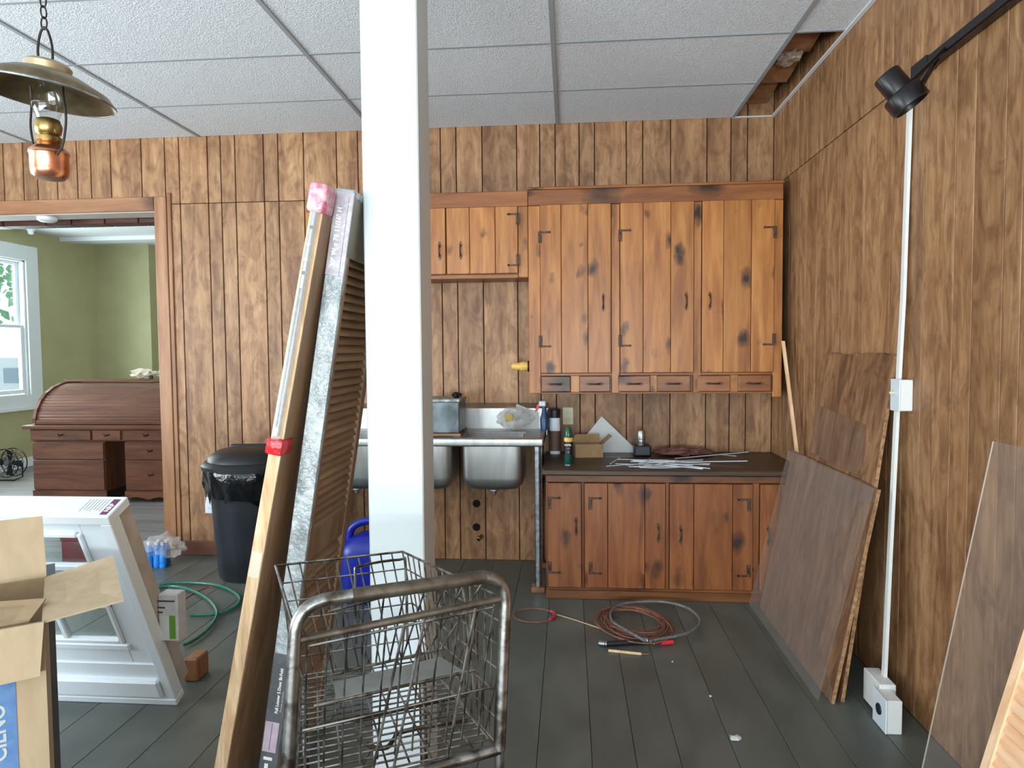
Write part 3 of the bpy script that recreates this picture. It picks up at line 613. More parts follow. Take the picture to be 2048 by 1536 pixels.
# fittings on the back wall
def outlet(x, z, m, label):
    t = thing('wall_outlet', label, 'outlet', (x, D, z-.06))
    obj('cover_plate', MB().cbox(x-.036, x+.036, D-.007, D-.0005, z-.058, z+.058, .003), m, t)
    for dz in (-.02, .02):
        rc = obj('socket', MB().loft([(0, 0, 0, .017, .014, 3), (.003, 0, 0, .016, .013, 3)], 16), m, t); rc.rotation_euler = (math.pi/2, 0, 0)
        rc.location = Vector((x, D-.0085, z+dz))-WL[t.name]
        obj('slot', MB().box(x-.008, x-.006, D-.0108, D-.010, z+dz-.004, z+dz+.005).box(x+.006, x+.008, D-.0108, D-.010, z+dz-.004, z+dz+.005), BLACK, t)
outlet(-.009, .977, IVORY, 'ivory double outlet above the worktop')
p = PY(415, 1010, D); outlet(p.x+.02, p.z, VINYL, 'white double outlet behind the black bin')
for p, nm, lb in ((PY(953, 1007, D), 'pipe_hole', 'upper round black pipe hole in the panelling under the sink'), (PY(953, 1054, D), 'pipe_hole', 'lower round black pipe hole in the panelling under the sink')):
    solo(nm, MB().lathe([(.022, -.0035), (.026, -.003), (.026, 0)], 24, (p.x, D-.0005, p.z), (0, 1, 0)), mat('black_void', (5, 4, 4), .95), lb, 'pipe hole', 'pipe holes under the sink', smooth=True)
p = PY(963, 1072, D)
solo('pipe_stub', MB().lathe([(.014, 0), (.014, .05), (.009, .052), (.009, .02)], 16, (p.x, D-.001, p.z), (-.3, -1, -.2)), BRASS, 'short brass pipe stub poking out below the black holes', 'pipe', smooth=True)
dw = thing('wooden_peg', 'pale wooden peg sticking out from the side of the large wall cabinet', 'peg', (-.3, 4.3, 1.28))
obj('peg', MB().lathe([(.0001, 0), (.026, .002), (.03, .02), (.03, .05), (.024, .056), (.024, .07), (.018, .105), (.008, .115), (.0001, .116)], 18, (-.2445, 4.28, 1.316), (-1, 0, 0)), mat('yellowed_peg_wood', (214, 168, 78), .45, 0, (228, 186, 100), 14), dw, True)
obj('collar', MB().lathe([(.034, 0), (.034, .012)], 18, (-.2438, 4.28, 1.316), (-1, 0, 0)), IRON, dw, True)

# ------------------------------------------------------------------ black bin
bx, by = -2.02, 4.235
bn = thing('trash_can', 'big black plastic trash can with a lid and bin liner', 'trash can', (bx, by, 0))
rib = lambda r, h, an, i: (r*(1+(.012 if int(an/(2*math.pi)*48) % 4 == 0 else 0)), h)
obj('bin_body', MB().lathe([(.215, 0), (.222, .02), (.262, .62), (.272, .66), (.272, .70), (.262, .70), (.25, .6)], 48, (bx, by, 0), None, rib), mat('grey_black_bin', (30, 34, 42), .45), bn, True)
def ragged(r, h, an, i):
    k = noise.noise(Vector((math.cos(an)*4, math.sin(an)*4, i*.9))); k2 = noise.noise(Vector((math.cos(an)*11, math.sin(an)*11, 5)))
    return (r+.022*k*(1 if i else 0), h-(i/4)*.06*k2*2)
obj('bin_liner', MB().lathe([(.283, .72), (.302, .69), (.30, .63), (.288, .57), (.276, .52)], 72, (bx, by, 0), None, ragged), BAGB, bn, True)
ld = obj('lid', MB().lathe([(.292, .685), (.304, .69), (.306, .715), (.288, .735), (.27, .74), (.262, .765), (.21, .80), (.12, .82), (.0001, .826)], 48, (bx, by, 0)), BLACK, bn, True)
obj('lid_grip', MB().cbox(bx-.14, bx+.14, by-.03, by+.03, .795, .832, .014, 3), BLACK, ld, True)

# blue jug
jx, jy = -1.13, 3.83
jg = thing('blue_jug', 'blue plastic jug standing on the floor under the sink', 'jug', (jx, jy, 0))
obj('jug_body', MB().loft([(0, jx, jy, .15, .12, 4), (.02, jx, jy, .165, .13, 4), (.27, jx, jy, .168, .13, 4), (.33, jx, jy, .155, .12, 3.5), (.37, jx+.01, jy, .10, .08, 3), (.385, jx+.02, jy, .05, .05, 2.5)], 36), BLUEP, jg, True)
obj('handle', MB().tube(smoothpath([(jx-.135, jy, .31), (jx-.12, jy, .40), (jx-.04, jy, .445), (jx+.05, jy, .43), (jx+.09, jy, .36)], 6), .022, 10), BLUEP, jg, True)
obj('cap', MB().lathe([(.03, .38), (.032, .415), (.0001, .417)], 18, (jx+.12, jy, 0)), VINYL, jg, True)

# ------------------------------------------------------------------ roll-top desk in the green room
dx0, dx1, dy = -5.22, -3.72, 6.2
dk = thing('roll_top_desk', 'reddish oak roll-top desk with curved tambour in the green room', 'desk', (-4.47, 6.6, 0))
for a, c in ((dx0+.05, -4.42), (-4.235, dx1-.05)):
    if c > -4.3: c = dx1-.05
    pd = obj('pedestal', MB().box(a+.01, c-.01, dy+.02, 6.9, .10, .58), DESKZ, dk)
    for z0, z1 in ((.115, .40), (.41, .57)):
        dr = obj('drawer', MB().cbox(a+.015, c-.015, dy, dy+.02, z0, z1, .004), DESKW, pd)
    n = 8; poly = [(a, dy+.004, .105)]+[(a+(c-a)*i/n, dy+.004, .02+.03*abs(math.sin(i/n*math.pi*2))) for i in range(n+1)]+[(c, dy+.004, .105)]
    obj('scalloped_skirt', MB().prism(poly, (0, .02, 0)), DESKW, pd)
    obj('plinth', MB().box(a+.02, c-.02, dy+.06, 6.88, 0, .1), DARK, pd)
obj('desk_top', MB().cbox(dx0-.02, dx1+.02, dy-.02, 6.95, .70, .735, .006, 2), DESKW, dk)
ap = obj('apron', MB().box(dx0+.04, dx1-.04, dy+.015, 6.9, .585, .70), DESKZ, dk)
for a, c in ((dx0+.05, -4.55), (-4.54, -4.25), (-4.235, dx1-.05)):
    dr = obj('drawer', MB().cbox(a+.006, c-.006, dy-.004, dy+.016, .595, .69, .004), DESKW, ap)
    obj('knob', MB().tube(smoothpath([((a+c)/2-.03, dy-.004, .65), ((a+c)/2, dy-.03, .64), ((a+c)/2+.03, dy-.004, .65)], 4), .006, 6), IRON, dr, True)
for (z, hz) in ((.50, 0), (.27, 0)):
    obj('knob', MB().tube(smoothpath([(-4.0, dy-.0, z), (-3.97, dy-.028, z-.01), (-3.94, dy, z)], 4), .006, 6), IRON, dk, True)
prof = []
for i in range(40):
    t = i/39; an = t*math.pi/2; yy = dy+.08+.50*(1-math.cos(an)); zz = .735+.385*math.sin(an)+(.004 if i % 2 else 0); prof.append((yy-(.003 if i % 2 else 0), zz))
b = MB(); n = len(prof)
b.add([(dx0+.05, y, z) for y, z in prof]+[(dx1-.05, y, z) for y, z in prof], [(i, i+1, n+i+1, n+i) for i in range(n-1)])
obj('tambour', b, DESKW, dk)
for a in (dx0+.02, dx1-.05):
    poly = [(a, y-.012, z+.012) for y, z in prof[::3]]+[(a, 6.92, 1.145), (a, 6.92, .735), (a, dy+.06, .735)]
    obj('side_panel', MB().prism(poly, (.032, 0, 0)), DESKZ, dk)
obj('top_shelf', MB().cbox(dx0+.01, dx1-.01, dy+.52, 6.94, 1.13, 1.155, .006, 2), DESKW, dk)
obj('lift_rail', MB().cbox(dx0+.06, dx1-.06, dy+.06, dy+.095, .737, .775, .006), DESKW, dk)
for lbl, x, s_, sdd in (('larger heap of crumpled cream paper on the desk top', -4.42, .12, 2), ('smaller cream paper heap on the desk beside the black clip', -4.16, .1, 5)):
    solo('crumpled_paper', MB().blob((x, 6.845, 1.213), s_, .08, .042, .8, 3, 3, sdd).rest(1.155), PAPERC, lbl, 'paper', 'paper heaps on the desk', smooth=True)
solo('black_clip', MB().cbox(-4.29, -4.255, 6.722, 6.748, 1.1548, 1.195, .004), BLACK, 'small black clip among the paper on the desk', 'clip')
# floor fan
fx, fy = -6.35, 7.30
fn_ = thing('floor_fan', 'round black floor fan beside the desk in the green room', 'fan', (fx, fy, 0))
for k, off in enumerate((-.05, .05)):
    b = MB()
    for r_ in (.16, .11, .06): b.tube(arc((fx+off*.2, fy+off, .19), r_, 0, 2*math.pi, 32)[:-1], .006 if r_ == .16 else .003, 6, True)
    for i in range(16): an = i*math.pi/8; b.tube([(fx+.03*math.cos(an), fy+off, .19+.03*math.sin(an)), (fx+.16*math.cos(an), fy+off*.6, .19+.16*math.sin(an))], .002, 4)
    obj('grille', b, BLACKG, fn_, True)
obj('hub', MB().lathe([(.03, -.05), (.035, .05)], 16, (fx, fy, .19), (0, 1, 0)), GALV, fn_, True)
for k in range(4):
    an = k*math.pi/2; e = Vector((math.cos(an), 0, math.sin(an))); f2 = Vector((-math.sin(an), 0, math.cos(an))); c = Vector((fx, fy, .19))
    obj('blade', MB().prism([c+e*.03-f2*.02, c+e*.14-f2*.05, c+e*.145+f2*.03, c+e*.03+f2*.02], (0, .006, 0)), BLACK, fn_)
obj('stand', MB().tube([(fx-.13, fy-.1, .008), (fx-.15, fy, .03), (fx-.155, fy, .19)], .008, 6).tube([(fx+.13, fy-.1, .008), (fx+.15, fy, .03), (fx+.155, fy, .19)], .008, 6).tube([(fx-.13, fy-.1, .008), (fx+.13, fy-.1, .008)], .008, 6), BLACKG, fn_, True)
hk = PZ(80, 462, OZC-.02)
solo('bulb_holder', MB().lathe([(.0001, -.07), (.03, -.06), (.034, -.03), (.05, -.01), (.05, .02)], 16, (hk.x, hk.y-.15, OZC-.0205)), TRIMW, 'small white bulb holder on the green room ceiling', 'lamp holder', smooth=True)

# blue bottles in film by the doorway
p = Vector((-2.73, 4.30, 0))
bp = thing('bottle_pack', 'small pack of blue bottles in torn clear film by the doorway', 'bottle pack', p)
for k, (ox, oy) in enumerate(((-.05, 0), (0, .005), (.045, .0), (-.02, .06), (.035, .06))):
    bo = obj('bottle', MB().lathe([(.022, 0), (.023, .01), (.023, .12), (.012, .145), (.011, .155), (.0001, .156)], 14, (p.x+ox, p.y+oy, 0)), mat('bright_blue_label', (20, 110, 200), .3, 0, (60, 150, 230), 30), bp, True)
    obj('cap', MB().lathe([(.0125, .15), (.0125, .168), (.0001, .169)], 12, (p.x+ox, p.y+oy, 0)), VINYL, bo, True)
obj('film_wrap', MB().blob((p.x+.02, p.y+.05, .13), .13, .09, .07, .6, 3, 3, 4), BAGC, bp, True)

# ------------------------------------------------------------------ hanging oil lamp
lx, ly = -1.49, 1.9
lp = thing('hanging_lamp', 'hanging oil-style lamp with copper font and wide tilted metal shade', 'lamp', (lx, ly, 1.9))
ax = Vector((.13, .0, 1)).normalized()
TL = lambda p: Vector((lx, ly, 2.178))+(Vector((0, 0, 1)).rotation_difference(ax).to_matrix() @ (Vector(p)))
sh = obj('shade', MB().lathe([(.052, .045), (.095, .032), (.16, .0), (.174, -.018), (.176, -.026), (.172, -.024), (.155, -.008), (.095, .022), (.05, .034)], 48, (lx, ly, 2.178), ax), SHADEM, lp, True)
obj('rim', MB().tube([TL((.175*math.cos(i*math.pi/24), .175*math.sin(i*math.pi/24), -.022)) for i in range(48)], .0035, 6, True), GALV, sh, True)
obj('collar', MB().lathe([(.058, .03), (.06, .06), (.052, .068), (.03, .07), (.028, .055)], 32, (lx, ly, 2.178), ax), SHADEC, lp, True)
fz = 1.917
obj('font', MB().lathe([(.0001, 0), (.038, .002), (.046, .010), (.0495, .026), (.0495, .068), (.0525, .072), (.051, .08), (.037, .092), (.03, .098), (.028, .104)], 36, (lx, ly, fz)), COPPER, lp, True)
obj('burner', MB().lathe([(.028, .1), (.034, .106), (.034, .118), (.026, .124), (.032, .13), (.036, .15), (.03, .168), (.02, .172)], 28, (lx, ly, fz)), BRASS, lp, True)
obj('wick_knob', MB().tube([(lx+.03, ly-.012, fz+.13), (lx+.052, ly-.03, fz+.127)], .003, 6).lathe([(.0001, 0), (.009, .001), (.009, .005), (.0001, .006)], 10, (lx+.052, ly-.03, fz+.127), (.8, -.6, 0)), BRASS, lp, True)
obj('chimney', MB().lathe([(.026, .17), (.036, .195), (.04, .215), (.034, .24), (.026, .262), (.024, .30)], 28, (lx, ly, fz)), GLASSL, lp, True)
for s_ in (-1, 1):
    obj('hanger_arm', MB().tube(smoothpath([(lx+s_*.046, ly-.03*s_, fz+.06), (lx+s_*.066, ly-.03*s_, fz+.09), (lx+s_*.078, ly-.03*s_, fz+.16), (lx+s_*.072, ly-.03*s_, fz+.23), (lx+s_*.066, ly-.02*s_, fz+.275)], 6), .0032, 6), IRON, lp, True)
    obj('hanger_loop', MB().tube(smoothpath([(lx+s_*.020, ly, fz+.315), (lx+s_*.022, ly, fz+.37), (lx+s_*.012, ly, fz+.415), (lx, ly, fz+.43)], 6), .0034, 6), IRON, lp, True)
z = fz+.422
while z < HC-.03:
    o2 = Vector((1, 0, 0)) if int(z*1000) % 2 else Vector((.2, 1, 0)).normalized()
    pts = [Vector((lx, ly, z+.018))+o2*(.009*math.cos(i*math.pi/6))+Vector((0, 0, .018*math.sin(i*math.pi/6))) for i in range(12)]
    obj('chain_link', MB().tube(pts, .0022, 6, True), IRON, lp, True); z += .031
obj('ceiling_hook', MB().lathe([(.03, 0), (.03, -.006), (.006, -.012), (.006, -.03)], 14, (lx, ly, HC-.001)), IRON, lp, True)

# ------------------------------------------------------------------ track light and conduit on the right wall
tl = thing('track_light', 'black track light with a cylindrical head on the right wall', 'track light', (1.26, 2.6, 2.35))
p0 = PX(1838, 142, 1.285); tz = p0.z
obj('track', MB().cbox(1.268, 1.304, .9, p0.y, tz-.018, tz+.018, .004), BLACKG, tl)
c0 = PY(1772, 150, 2.42); dirv = (PY(1818, 204, 2.40)-c0); hl0 = dirv.length; dirv.normalize()
obj('head', MB().lathe([(.0001, 0), (.041, 0), (.043, .004), (.043, hl0*.62), (.058, hl0*.66), (.061, hl0*.7), (.061, hl0*1.12), (.055, hl0*1.13), (.05, hl0), (.0001, hl0*.98)], 34, c0, dirv), BLACKG, tl, True)
obj('yoke_arm', MB().tube([c0+dirv*hl0*.55+Vector((.035, .02, .02)), Vector((1.272, 2.50, tz-.005))], .009, 8).tube([c0+dirv*hl0*.9+Vector((.045, .03, .03)), Vector((1.276, 2.56, tz-.012))], .011, 8), BLACKG, tl, True)
obj('feed_end', MB().cbox(1.262, 1.306, p0.y-.09, p0.y+.02, tz-.024, tz+.024, .006), BLACKG, tl)
co = thing('surface_conduit', 'white surface conduit running down the right wall with a switch box and outlet', 'conduit', (1.30, 2.87, 0))
path = [PX(x, y, X) for x, y, X in ((1820, 205, 1.296), (1813, 400, 1.294), (1806, 600, 1.288), (1797, 760, 1.280), (1790, 900, 1.268), (1779, 1120, 1.242), (1768, 1362, 1.212))]
b = MB()
for a, c in zip(path[:-1], path[1:]):
    b.hexa([(a.x-.006, a.y-.012, a.z), (a.x+.006, a.y-.012, a.z), (a.x+.006, a.y+.012, a.z), (a.x-.006, a.y+.012, a.z), (c.x-.006, c.y-.012, c.z), (c.x+.006, c.y-.012, c.z), (c.x+.006, c.y+.012, c.z), (c.x-.006, c.y+.012, c.z)])
obj('raceway', b, CONDUIT, co)
s1 = PX(1797, 790, 1.27)
sb = obj('switch_box', MB().cbox(1.262, 1.3075, s1.y-.036, s1.y+.036, s1.z-.06, s1.z+.06, .003), CONDUIT, co)
obj('switch_plate', MB().cbox(1.256, 1.262, s1.y-.038, s1.y+.038, s1.z-.062, s1.z+.062, .002), VINYL, sb)
obj('toggle', MB().cbox(1.236, 1.257, s1.y-.004, s1.y+.004, s1.z+.004, s1.z+.014, .002), IVORY, sb)
ob = obj('outlet_box', MB().cbox(1.150, 1.205, 2.56, 2.66, .0, .125, .003).cbox(1.165, 1.225, 2.655, 2.80, .015, .14, .003), CONDUIT, co)
obj('outlet_plate', MB().cbox(1.144, 1.1505, 2.555, 2.665, .002, .128, .002), VINYL, ob)
obj('socket', MB().lathe([(.0001, 0), (.02, 0), (.021, .003), (.021, .005)], 18, (1.1395, 2.61, .07), (1, 0, 0)), BLACK, ob, True)

# ------------------------------------------------------------------ boards leaning on the right wall
def lean(name, y0, y1, xb, xt, zt, th, m, label, cat, jag=0, zb=0, em=None, group=None, skew=0):
    """sheet with its foot at xb on the floor and its head at xt, zt; th thickness towards the wall"""
    u = Vector((xt-xb, 0, zt-zb)); L = u.length; u.normalize(); nrm = Vector((u.z, 0, -u.x)); u = (u+Vector((0, skew/L, 0)))
    o = thing(name, label, cat, ((xb+xt)/2, (y0+y1)/2, zb), group)
    base = Vector((xb, 0, zb+th*u.x))
    rj = random.Random(int(y0*100)); n = 14; top = [(y0+(y1-y0)*i/n, L-jag*rj.random()) for i in range(n+1)]
    poly = [(y0, 0), (y1, 0)]+top[::-1]
    b = MB(); b.prism([base+Vector((0, p[0], 0))+u*p[1] for p in poly], nrm*th)
    obj('sheet', b, m, o)
    if em:
        for ye in (y0, y1): 
            s_ = -.0012 if ye == y0 else .0002
            obj('edge', MB().prism([base+Vector((0, ye+s_, 0))+u*.0, base+Vector((0, ye+s_, 0))+u*(L-jag), base+Vector((0, ye+s_, 0))+u*(L-jag)+nrm*th, base+Vector((0, ye+s_, 0))+nrm*th], (0, .001, 0)), em, o)
    return o, base, u, nrm, L
o, base, u, nrm, L = lean('plywood_sheet', 2.79, 3.545, 1.075, 1.292, 1.39, .014, PLYW, 'tall weathered plywood sheet with torn veneer leaning on the right wall', 'plywood', .012, 0, PLYE, None, .075)
q0 = lambda y, s_: base-nrm*.0015+Vector((0, y, 0))+u*s_
obj('veneer_patch', MB().prism([q0(3.53, .90), q0(3.53, 1.14), q0(3.25, 1.12), q0(2.96, 1.10), q0(2.92, .95), q0(2.96, .885), q0(3.2, .885)], nrm*.001), PLYG, o)
o, base, u, nrm, L = lean('plywood_sheet', 2.77, 3.80, 1.03, 1.194, .865, .014, PLYG, 'shorter grey-brown plywood sheet in front of the tall torn one', 'plywood', .006, 0, PLYE)
q0 = lambda y, s_: base-nrm*.0015+Vector((0, y, 0))+u*s_
obj('bare_veneer', MB().prism([q0(2.775, .05), q0(2.98, .12), q0(2.95, .4), q0(3.06, .62), q0(2.9, .80), q0(2.775, .82)], nrm*.001), PLYW, o)
lean('acrylic_sheet', 2.79, 3.848, .985, 1.188, .86, .003, ACRYL, 'thin hazy acrylic sheet lying against the shorter plywood', 'acrylic sheet', 0, 0)
lean('acrylic_sheet', 0.95, 2.235, 1.10, 1.303, 1.12, .004, ACRYL, 'large hazy acrylic sheet leaning on the right wall beside the fresh louver door', 'acrylic sheet', 0, 0, ACRYE)
la, lb = PY(1566, 682, 4.12), Vector((1.262, 3.90, CZ+.002))
solo('wood_lath', MB().prism([lb+Vector(v) for v in ((-.007, -.012, 0), (.007, -.012, 0), (.007, .012, 0), (-.007, .012, 0))], la-lb), FRESH, 'thin pale wooden lath standing on the worktop and leaning in the corner', 'lath')

# fresh louver door, bottom right
def louver_door(name, M, th, w, L, mid, sides, m_fr, m_sl, label, pitch, stile=.05, ends=.09, slant=.5, skip=0):
    o = thing(name, label, 'louver door', M.to_translation())
    for a, c in ((0, stile), (w-stile, w)): obj('stile', MB(M).cbox(0, th, a, c, 0, L, .003), m_fr, o)
    back, outer = (th*.45, th-.003) if sides > 0 else (th*.6, .003)
    obj('rear_panel', MB(M).box(*((.002, back-.001) if sides > 0 else (back+.001, th-.002)), stile, w-stile, ends, L-ends), m_sl, o)
    rails = [(0, ends), (mid-.05, mid+.05), (L-ends, L)]
    for a, c in rails: obj('rail', MB(M).cbox(.002, th-.002, stile, w-stile, a, c, .002), m_fr, o)
    for a, c in ((rails[0][1], rails[1][0]), (rails[1][1], rails[2][0])):
        s_ = a+pitch*.6
        while s_ < c-pitch*.6:
            k = pitch*slant
            obj('slat', MB(M).hexa([(back, stile, s_+k), (back, w-stile, s_+k), (back, w-stile, s_+k+.007), (back, stile, s_+k+.007),
                                    (outer, stile, s_-k), (outer, w-stile, s_-k), (outer, w-stile, s_-k+.007), (outer, stile, s_-k+.007)]), m_sl, o); s_ += pitch
    return o
th_ = math.atan(.268)
M = frame((.968, 1.17, .008), (math.cos(th_), 0, -math.sin(th_)), (0, 1, 0))
louver_door('louver_door', M, .03, .66, 1.172, 1.0, -1, FRESH, wood('fresh_pine_slat', [(222, 166, 122), (238, 192, 150), (246, 210, 174)], 'Y', 1, 0, .55, .05, .25), 'fresh pink-toned pine louver door leaning on the acrylic sheet', .030, .035, .09, .62)

# ------------------------------------------------------------------ wrapped bifold doors leaning on the post
def leanM(xb, y, ang, th): return frame((xb, y, th*math.sin(ang)), (math.cos(ang), 0, -math.sin(ang)), (0, 1, 0))
A1 = math.atan(.1605); T1, W1, L1, Y1 = .052, .42, 1.925, 2.08
M1 = leanM(-1.006, Y1, A1, T1)
d1 = louver_door('louver_door', M1, T1, W1, L1, .80, 1, LOUVZ, LOUVW, 'shrink-wrapped louver bifold door pack leaning against the white post', .0275, .045, .10, .62)
obj('edge_wrap', MB(M1).cbox(-.003, T1+.003, -.005, -.0005, .02, L1-.26, .0015), WRAP, d1)
obj('edge_label', MB(M1).cbox(-.0035, T1+.0035, -.0062, -.0005, L1-.262, L1-.005, .0015), LABELG, d1)
obj('end_cap', MB(M1).cbox(-.004, T1+.004, -.0055, W1+.004, L1-.02, L1+.004, .004), WRAP, d1)
obj('side_wrap', MB(M1).box(T1+.0002, T1+.002, 0, W1, L1-.20, L1-.02), mat('dark_wrap_card', (120, 118, 104), .4, 0, (140, 138, 124), 14), d1)  # dark card of the packaging cover
obj('side_strip', MB(M1).box(T1+.0002, T1+.0015, 0, .018, .02, L1-.2), WRAP, d1)
Mt = lambda u, s_, e=-.0066: M1 @ frame((u, e, s_), (0, 0, 1), (-1, 0, 0))
textm('lettering', '30" W x 78 11/16" H', .021, Mt(.0235, L1-.235), INKT, d1, .0006)
textm('lettering', 'BI-FOLD DOOR', .011, Mt(.040, L1-.225), INKW, d1)
obj('fold_line', MB(M1).box(T1*.78, T1*.80, -.0066, -.006, L1-.262, L1-.02), INKD, d1)
obj('lower_label', MB(M1).cbox(-.0035, T1+.0035, -.0062, -.0005, .02, .46, .0015), LABELD, d1)
obj('label_picture', MB(M1).box(.0, T1*.86, -.0068, -.006, .135, .235), LILAC, d1)
obj('label_picture', MB(M1).box(T1*.42, T1*.45, -.0072, -.0066, .14, .23), INKD, d1)
textm('lettering', 'Full Louver 2 Door Bi-Fold', .0135, Mt(.034, .265, -.0068), INKT, d1, .0004)
textm('lettering', 'Panneau persienne', .009, Mt(.046, .272, -.0068), INKW, d1)
obj('logo_block', MB(M1).box(.008, T1*.7, -.0068, -.006, .108, .118).box(.014, .026, -.0068, -.006, .078, .096), INKT, d1)
obj('plastic_foot', MB(M1).cbox(-.010, T1*.9, -.012, .05, .0, .045, .01, 3), VIOLET, d1, True)

A2 = math.atan(.203); T2, W2, L2, Y2 = .040, .40, 1.93, 2.0
M2 = leanM(-1.128, Y2, A2, T2)
d2 = thing('bifold_door', 'unwrapped pale bifold door with red tape and a hardware track on its edge', 'bifold door', (-1.1, 2.2, 0))
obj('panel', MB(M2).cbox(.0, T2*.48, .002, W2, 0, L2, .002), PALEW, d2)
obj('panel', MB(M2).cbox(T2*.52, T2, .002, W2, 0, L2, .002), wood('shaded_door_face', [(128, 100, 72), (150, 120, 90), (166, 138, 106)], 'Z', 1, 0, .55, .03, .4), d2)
obj('edge_strip', MB(M2).cbox(0, T2*.97, -.002, .002, .0, L2-.02, .0008), PALEW, d2)
obj('hardware_track', MB(M2).cbox(T2*.28, T2*.62, -.016, -.002, 1.18, L2-.06, .003), TRACKM, d2)
obj('track_slot', MB(M2).box(T2*.36, T2*.5, -.0168, -.0155, 1.21, L2-.3), mat('slot_shadow_grey', (70, 86, 98), .4), d2)
for s_ in (L2-.12, L2-.17, L2-.215, L2-.255): obj('track_screw', MB(M2).lathe([(.0001, .003), (.0055, .002), (.006, 0)], 10, (T2*.45, -.016, s_), (0, -1, 0)), BLACK if s_ in (L2-.12, L2-.255) else VINYL, d2, True)
obj('track_film', MB(M2).cbox(T2*.1, T2*.85, -.019, -.0005, 1.16, L2-.04, .006, 2), BAGC, d2)
obj('red_tape', MB(M2).cbox(-.006, T2+.006, -.022, .06, 1.125, 1.175, .008, 2), REDTAPE, d2, True)
obj('taped_end', MB(M2).cbox(-.009, T2+.009, -.024, .06, L2-.075, L2+.012, .014, 3), PINKWRAP, d2, True)
obj('paper_tag', MB(M2).box(.004, T2*.9, -.0035, -.0022, .74, .82), PAPERC, d2)

# ------------------------------------------------------------------ new window unit leaning towards the camera
RXW, S_L = -1.576, .9335
yb, yt, zt = 2.59, 2.213, .854
up = Vector((0, yt-yb, zt)).normalized(); bk = Vector((0, up.z, -up.y))      # up the slope / away from the camera
MW = Matrix(((-1, bk.x, up.x, RXW), (0, bk.y, up.y, yb), (0, bk.z, up.z, 0.002), (0, 0, 0, 1)))   # a (leftwards), depth, s
wn = thing('window_unit', 'new white double-hung window unit tilted forward on the floor', 'window unit', (-2.0, 2.5, 0))
WA = 1.0
def wp(name, a0, a1, d0, d1_, s0, s1, m=VINYL, c=.003, parent=None): return obj(name, MB(MW).cbox(a0, a1, d0, d1_, s0, s1, c), m, parent or wn)
wp('outer_frame', 0, .040, 0, .055, .0, S_L-.036); wp('outer_frame', WA-.04, WA, 0, .055, 0, S_L-.036)
wp('head_frame', -.002, WA+.002, -.002, .118, S_L-.035, S_L, TRIMW)
wp('sill_frame', -.001, WA+.001, -.004, .056, -.001, .03); wp('sill_nose', .045, WA-.04, -.012, .05, .045, .135, VINYL, .008)
wp('sill_step', .04, WA-.04, .012, .05, .03, .21)
wp('jamb', .014, .034, .055, .135, .03, S_L-.036, GREYSIDE); wp('jamb', WA-.034, WA-.014, .055, .135, .03, S_L-.036, GREYSIDE)
wp('stile', .04, .135, .02, .05, .21, S_L-.035); wp('stile', WA-.135, WA-.04, .02, .05, .21, S_L-.035)
wp('lower_rail', .135, WA-.135, .02, .05, .21, .285); wp('lower_bead', .12, WA-.12, .008, .03, .285, .315, VINYL, .005)
wp('top_rail', .135, WA-.135, .022, .05, .845, S_L-.035)
for s0, s1 in ((.495, .522), (.675, .70)): wp('sash_bar', .135, WA-.135, .014, .04, s0, s1, VINYL, .004)
for a in (.36, .62): wp('sash_bar', a, a+.022, .016, .04, .315, .845, VINYL, .004)
wp('glazing_bead', .135, .155, .010, .04, .315, .845, VINYL, .005); wp('glazing_bead', .155, WA-.135, .010, .04, .828, .848, VINYL, .005); wp('glazing_bead', .155, WA-.135, .012, .04, .315, .333, VINYL, .004)
for a0, a1 in ((.155, .36), (.382, .62), (.642, WA-.135)):
    for s0, s1 in ((.333, .495), (.522, .675), (.70, .828)):
        wp('pane', a0, a1, .032, .036, s0, s1, GLASS, .0005)
st = wp('sticker', .012, .038, .012, .10, S_L, S_L+.0008, MAGENTA, .0002)
textm('lettering', 'NRP', .024, frame(MW @ Vector((.017, .028, S_L+.001)), bk, (-1, 0, 0)), INKT, wn, .0006)
for k in range(7): obj('printed_line', MB(MW).box(.05+k*.012, .053+k*.012, .03+.004*(k % 3), .10, S_L, S_L+.0005), mat('faint_print', (150, 152, 158), .6), wn)
# wooden prop under the unit
solo('wood_block', MB().cbox(-1.66, -1.60, 2.78, 2.88, 0, .10, .006), CASING, 'short brown wood block behind the foot of the window unit', 'wood block')
rp = thing('red_box', 'small dark red metal box on the floor in the doorway', 'box', (-3.35, 4.42, 0))
obj('box_body', MB().cbox(-3.44, -3.26, 4.35, 4.50, 0, .15, .012, 2), mat('dark_red_enamel', (108, 28, 34), .4, 0, (88, 24, 28), 10), rp, True)
obj('box_lid', MB().cbox(-3.445, -3.255, 4.345, 4.505, .145, .185, .008), mat('dark_red_enamel', (108, 28, 34)), rp)

# hardware carton taped to the jamb of the window unit
ca, cb_ = PY(292, 1188, 2.5), PY(357, 1283, 2.5)
wc = obj('hardware_carton', MB().cbox(-1.588, cb_.x, 2.50, 2.56, cb_.z, ca.z, .003), mat('white_grey_card', (178, 180, 182), .6, 0, (196, 198, 200), 30), wn)
lab(wc, 'white carton with a green stripe taped to the jamb'); wx, wz, wh = cb_.x, cb_.z, ca.z-cb_.z
obj('green_stripe', MB().box(wx-.034, wx-.010, 2.4992, 2.5004, wz+.01, wz+wh*.55), mat('green_print', (92, 150, 44), .5), wc)
obj('white_panel', MB().box(-1.585, wx-.036, 2.4992, 2.5004, wz+.004, wz+wh*.54), PAPER, wc)
for a, c, z_ in ((.095, .01, .84), (.11, .05, .70), (.10, .06, .60)): obj('printed_line', MB().box(wx-a, wx-c, 2.4992, 2.5004, wz+wh*z_, wz+wh*z_+.006), INKD, wc)

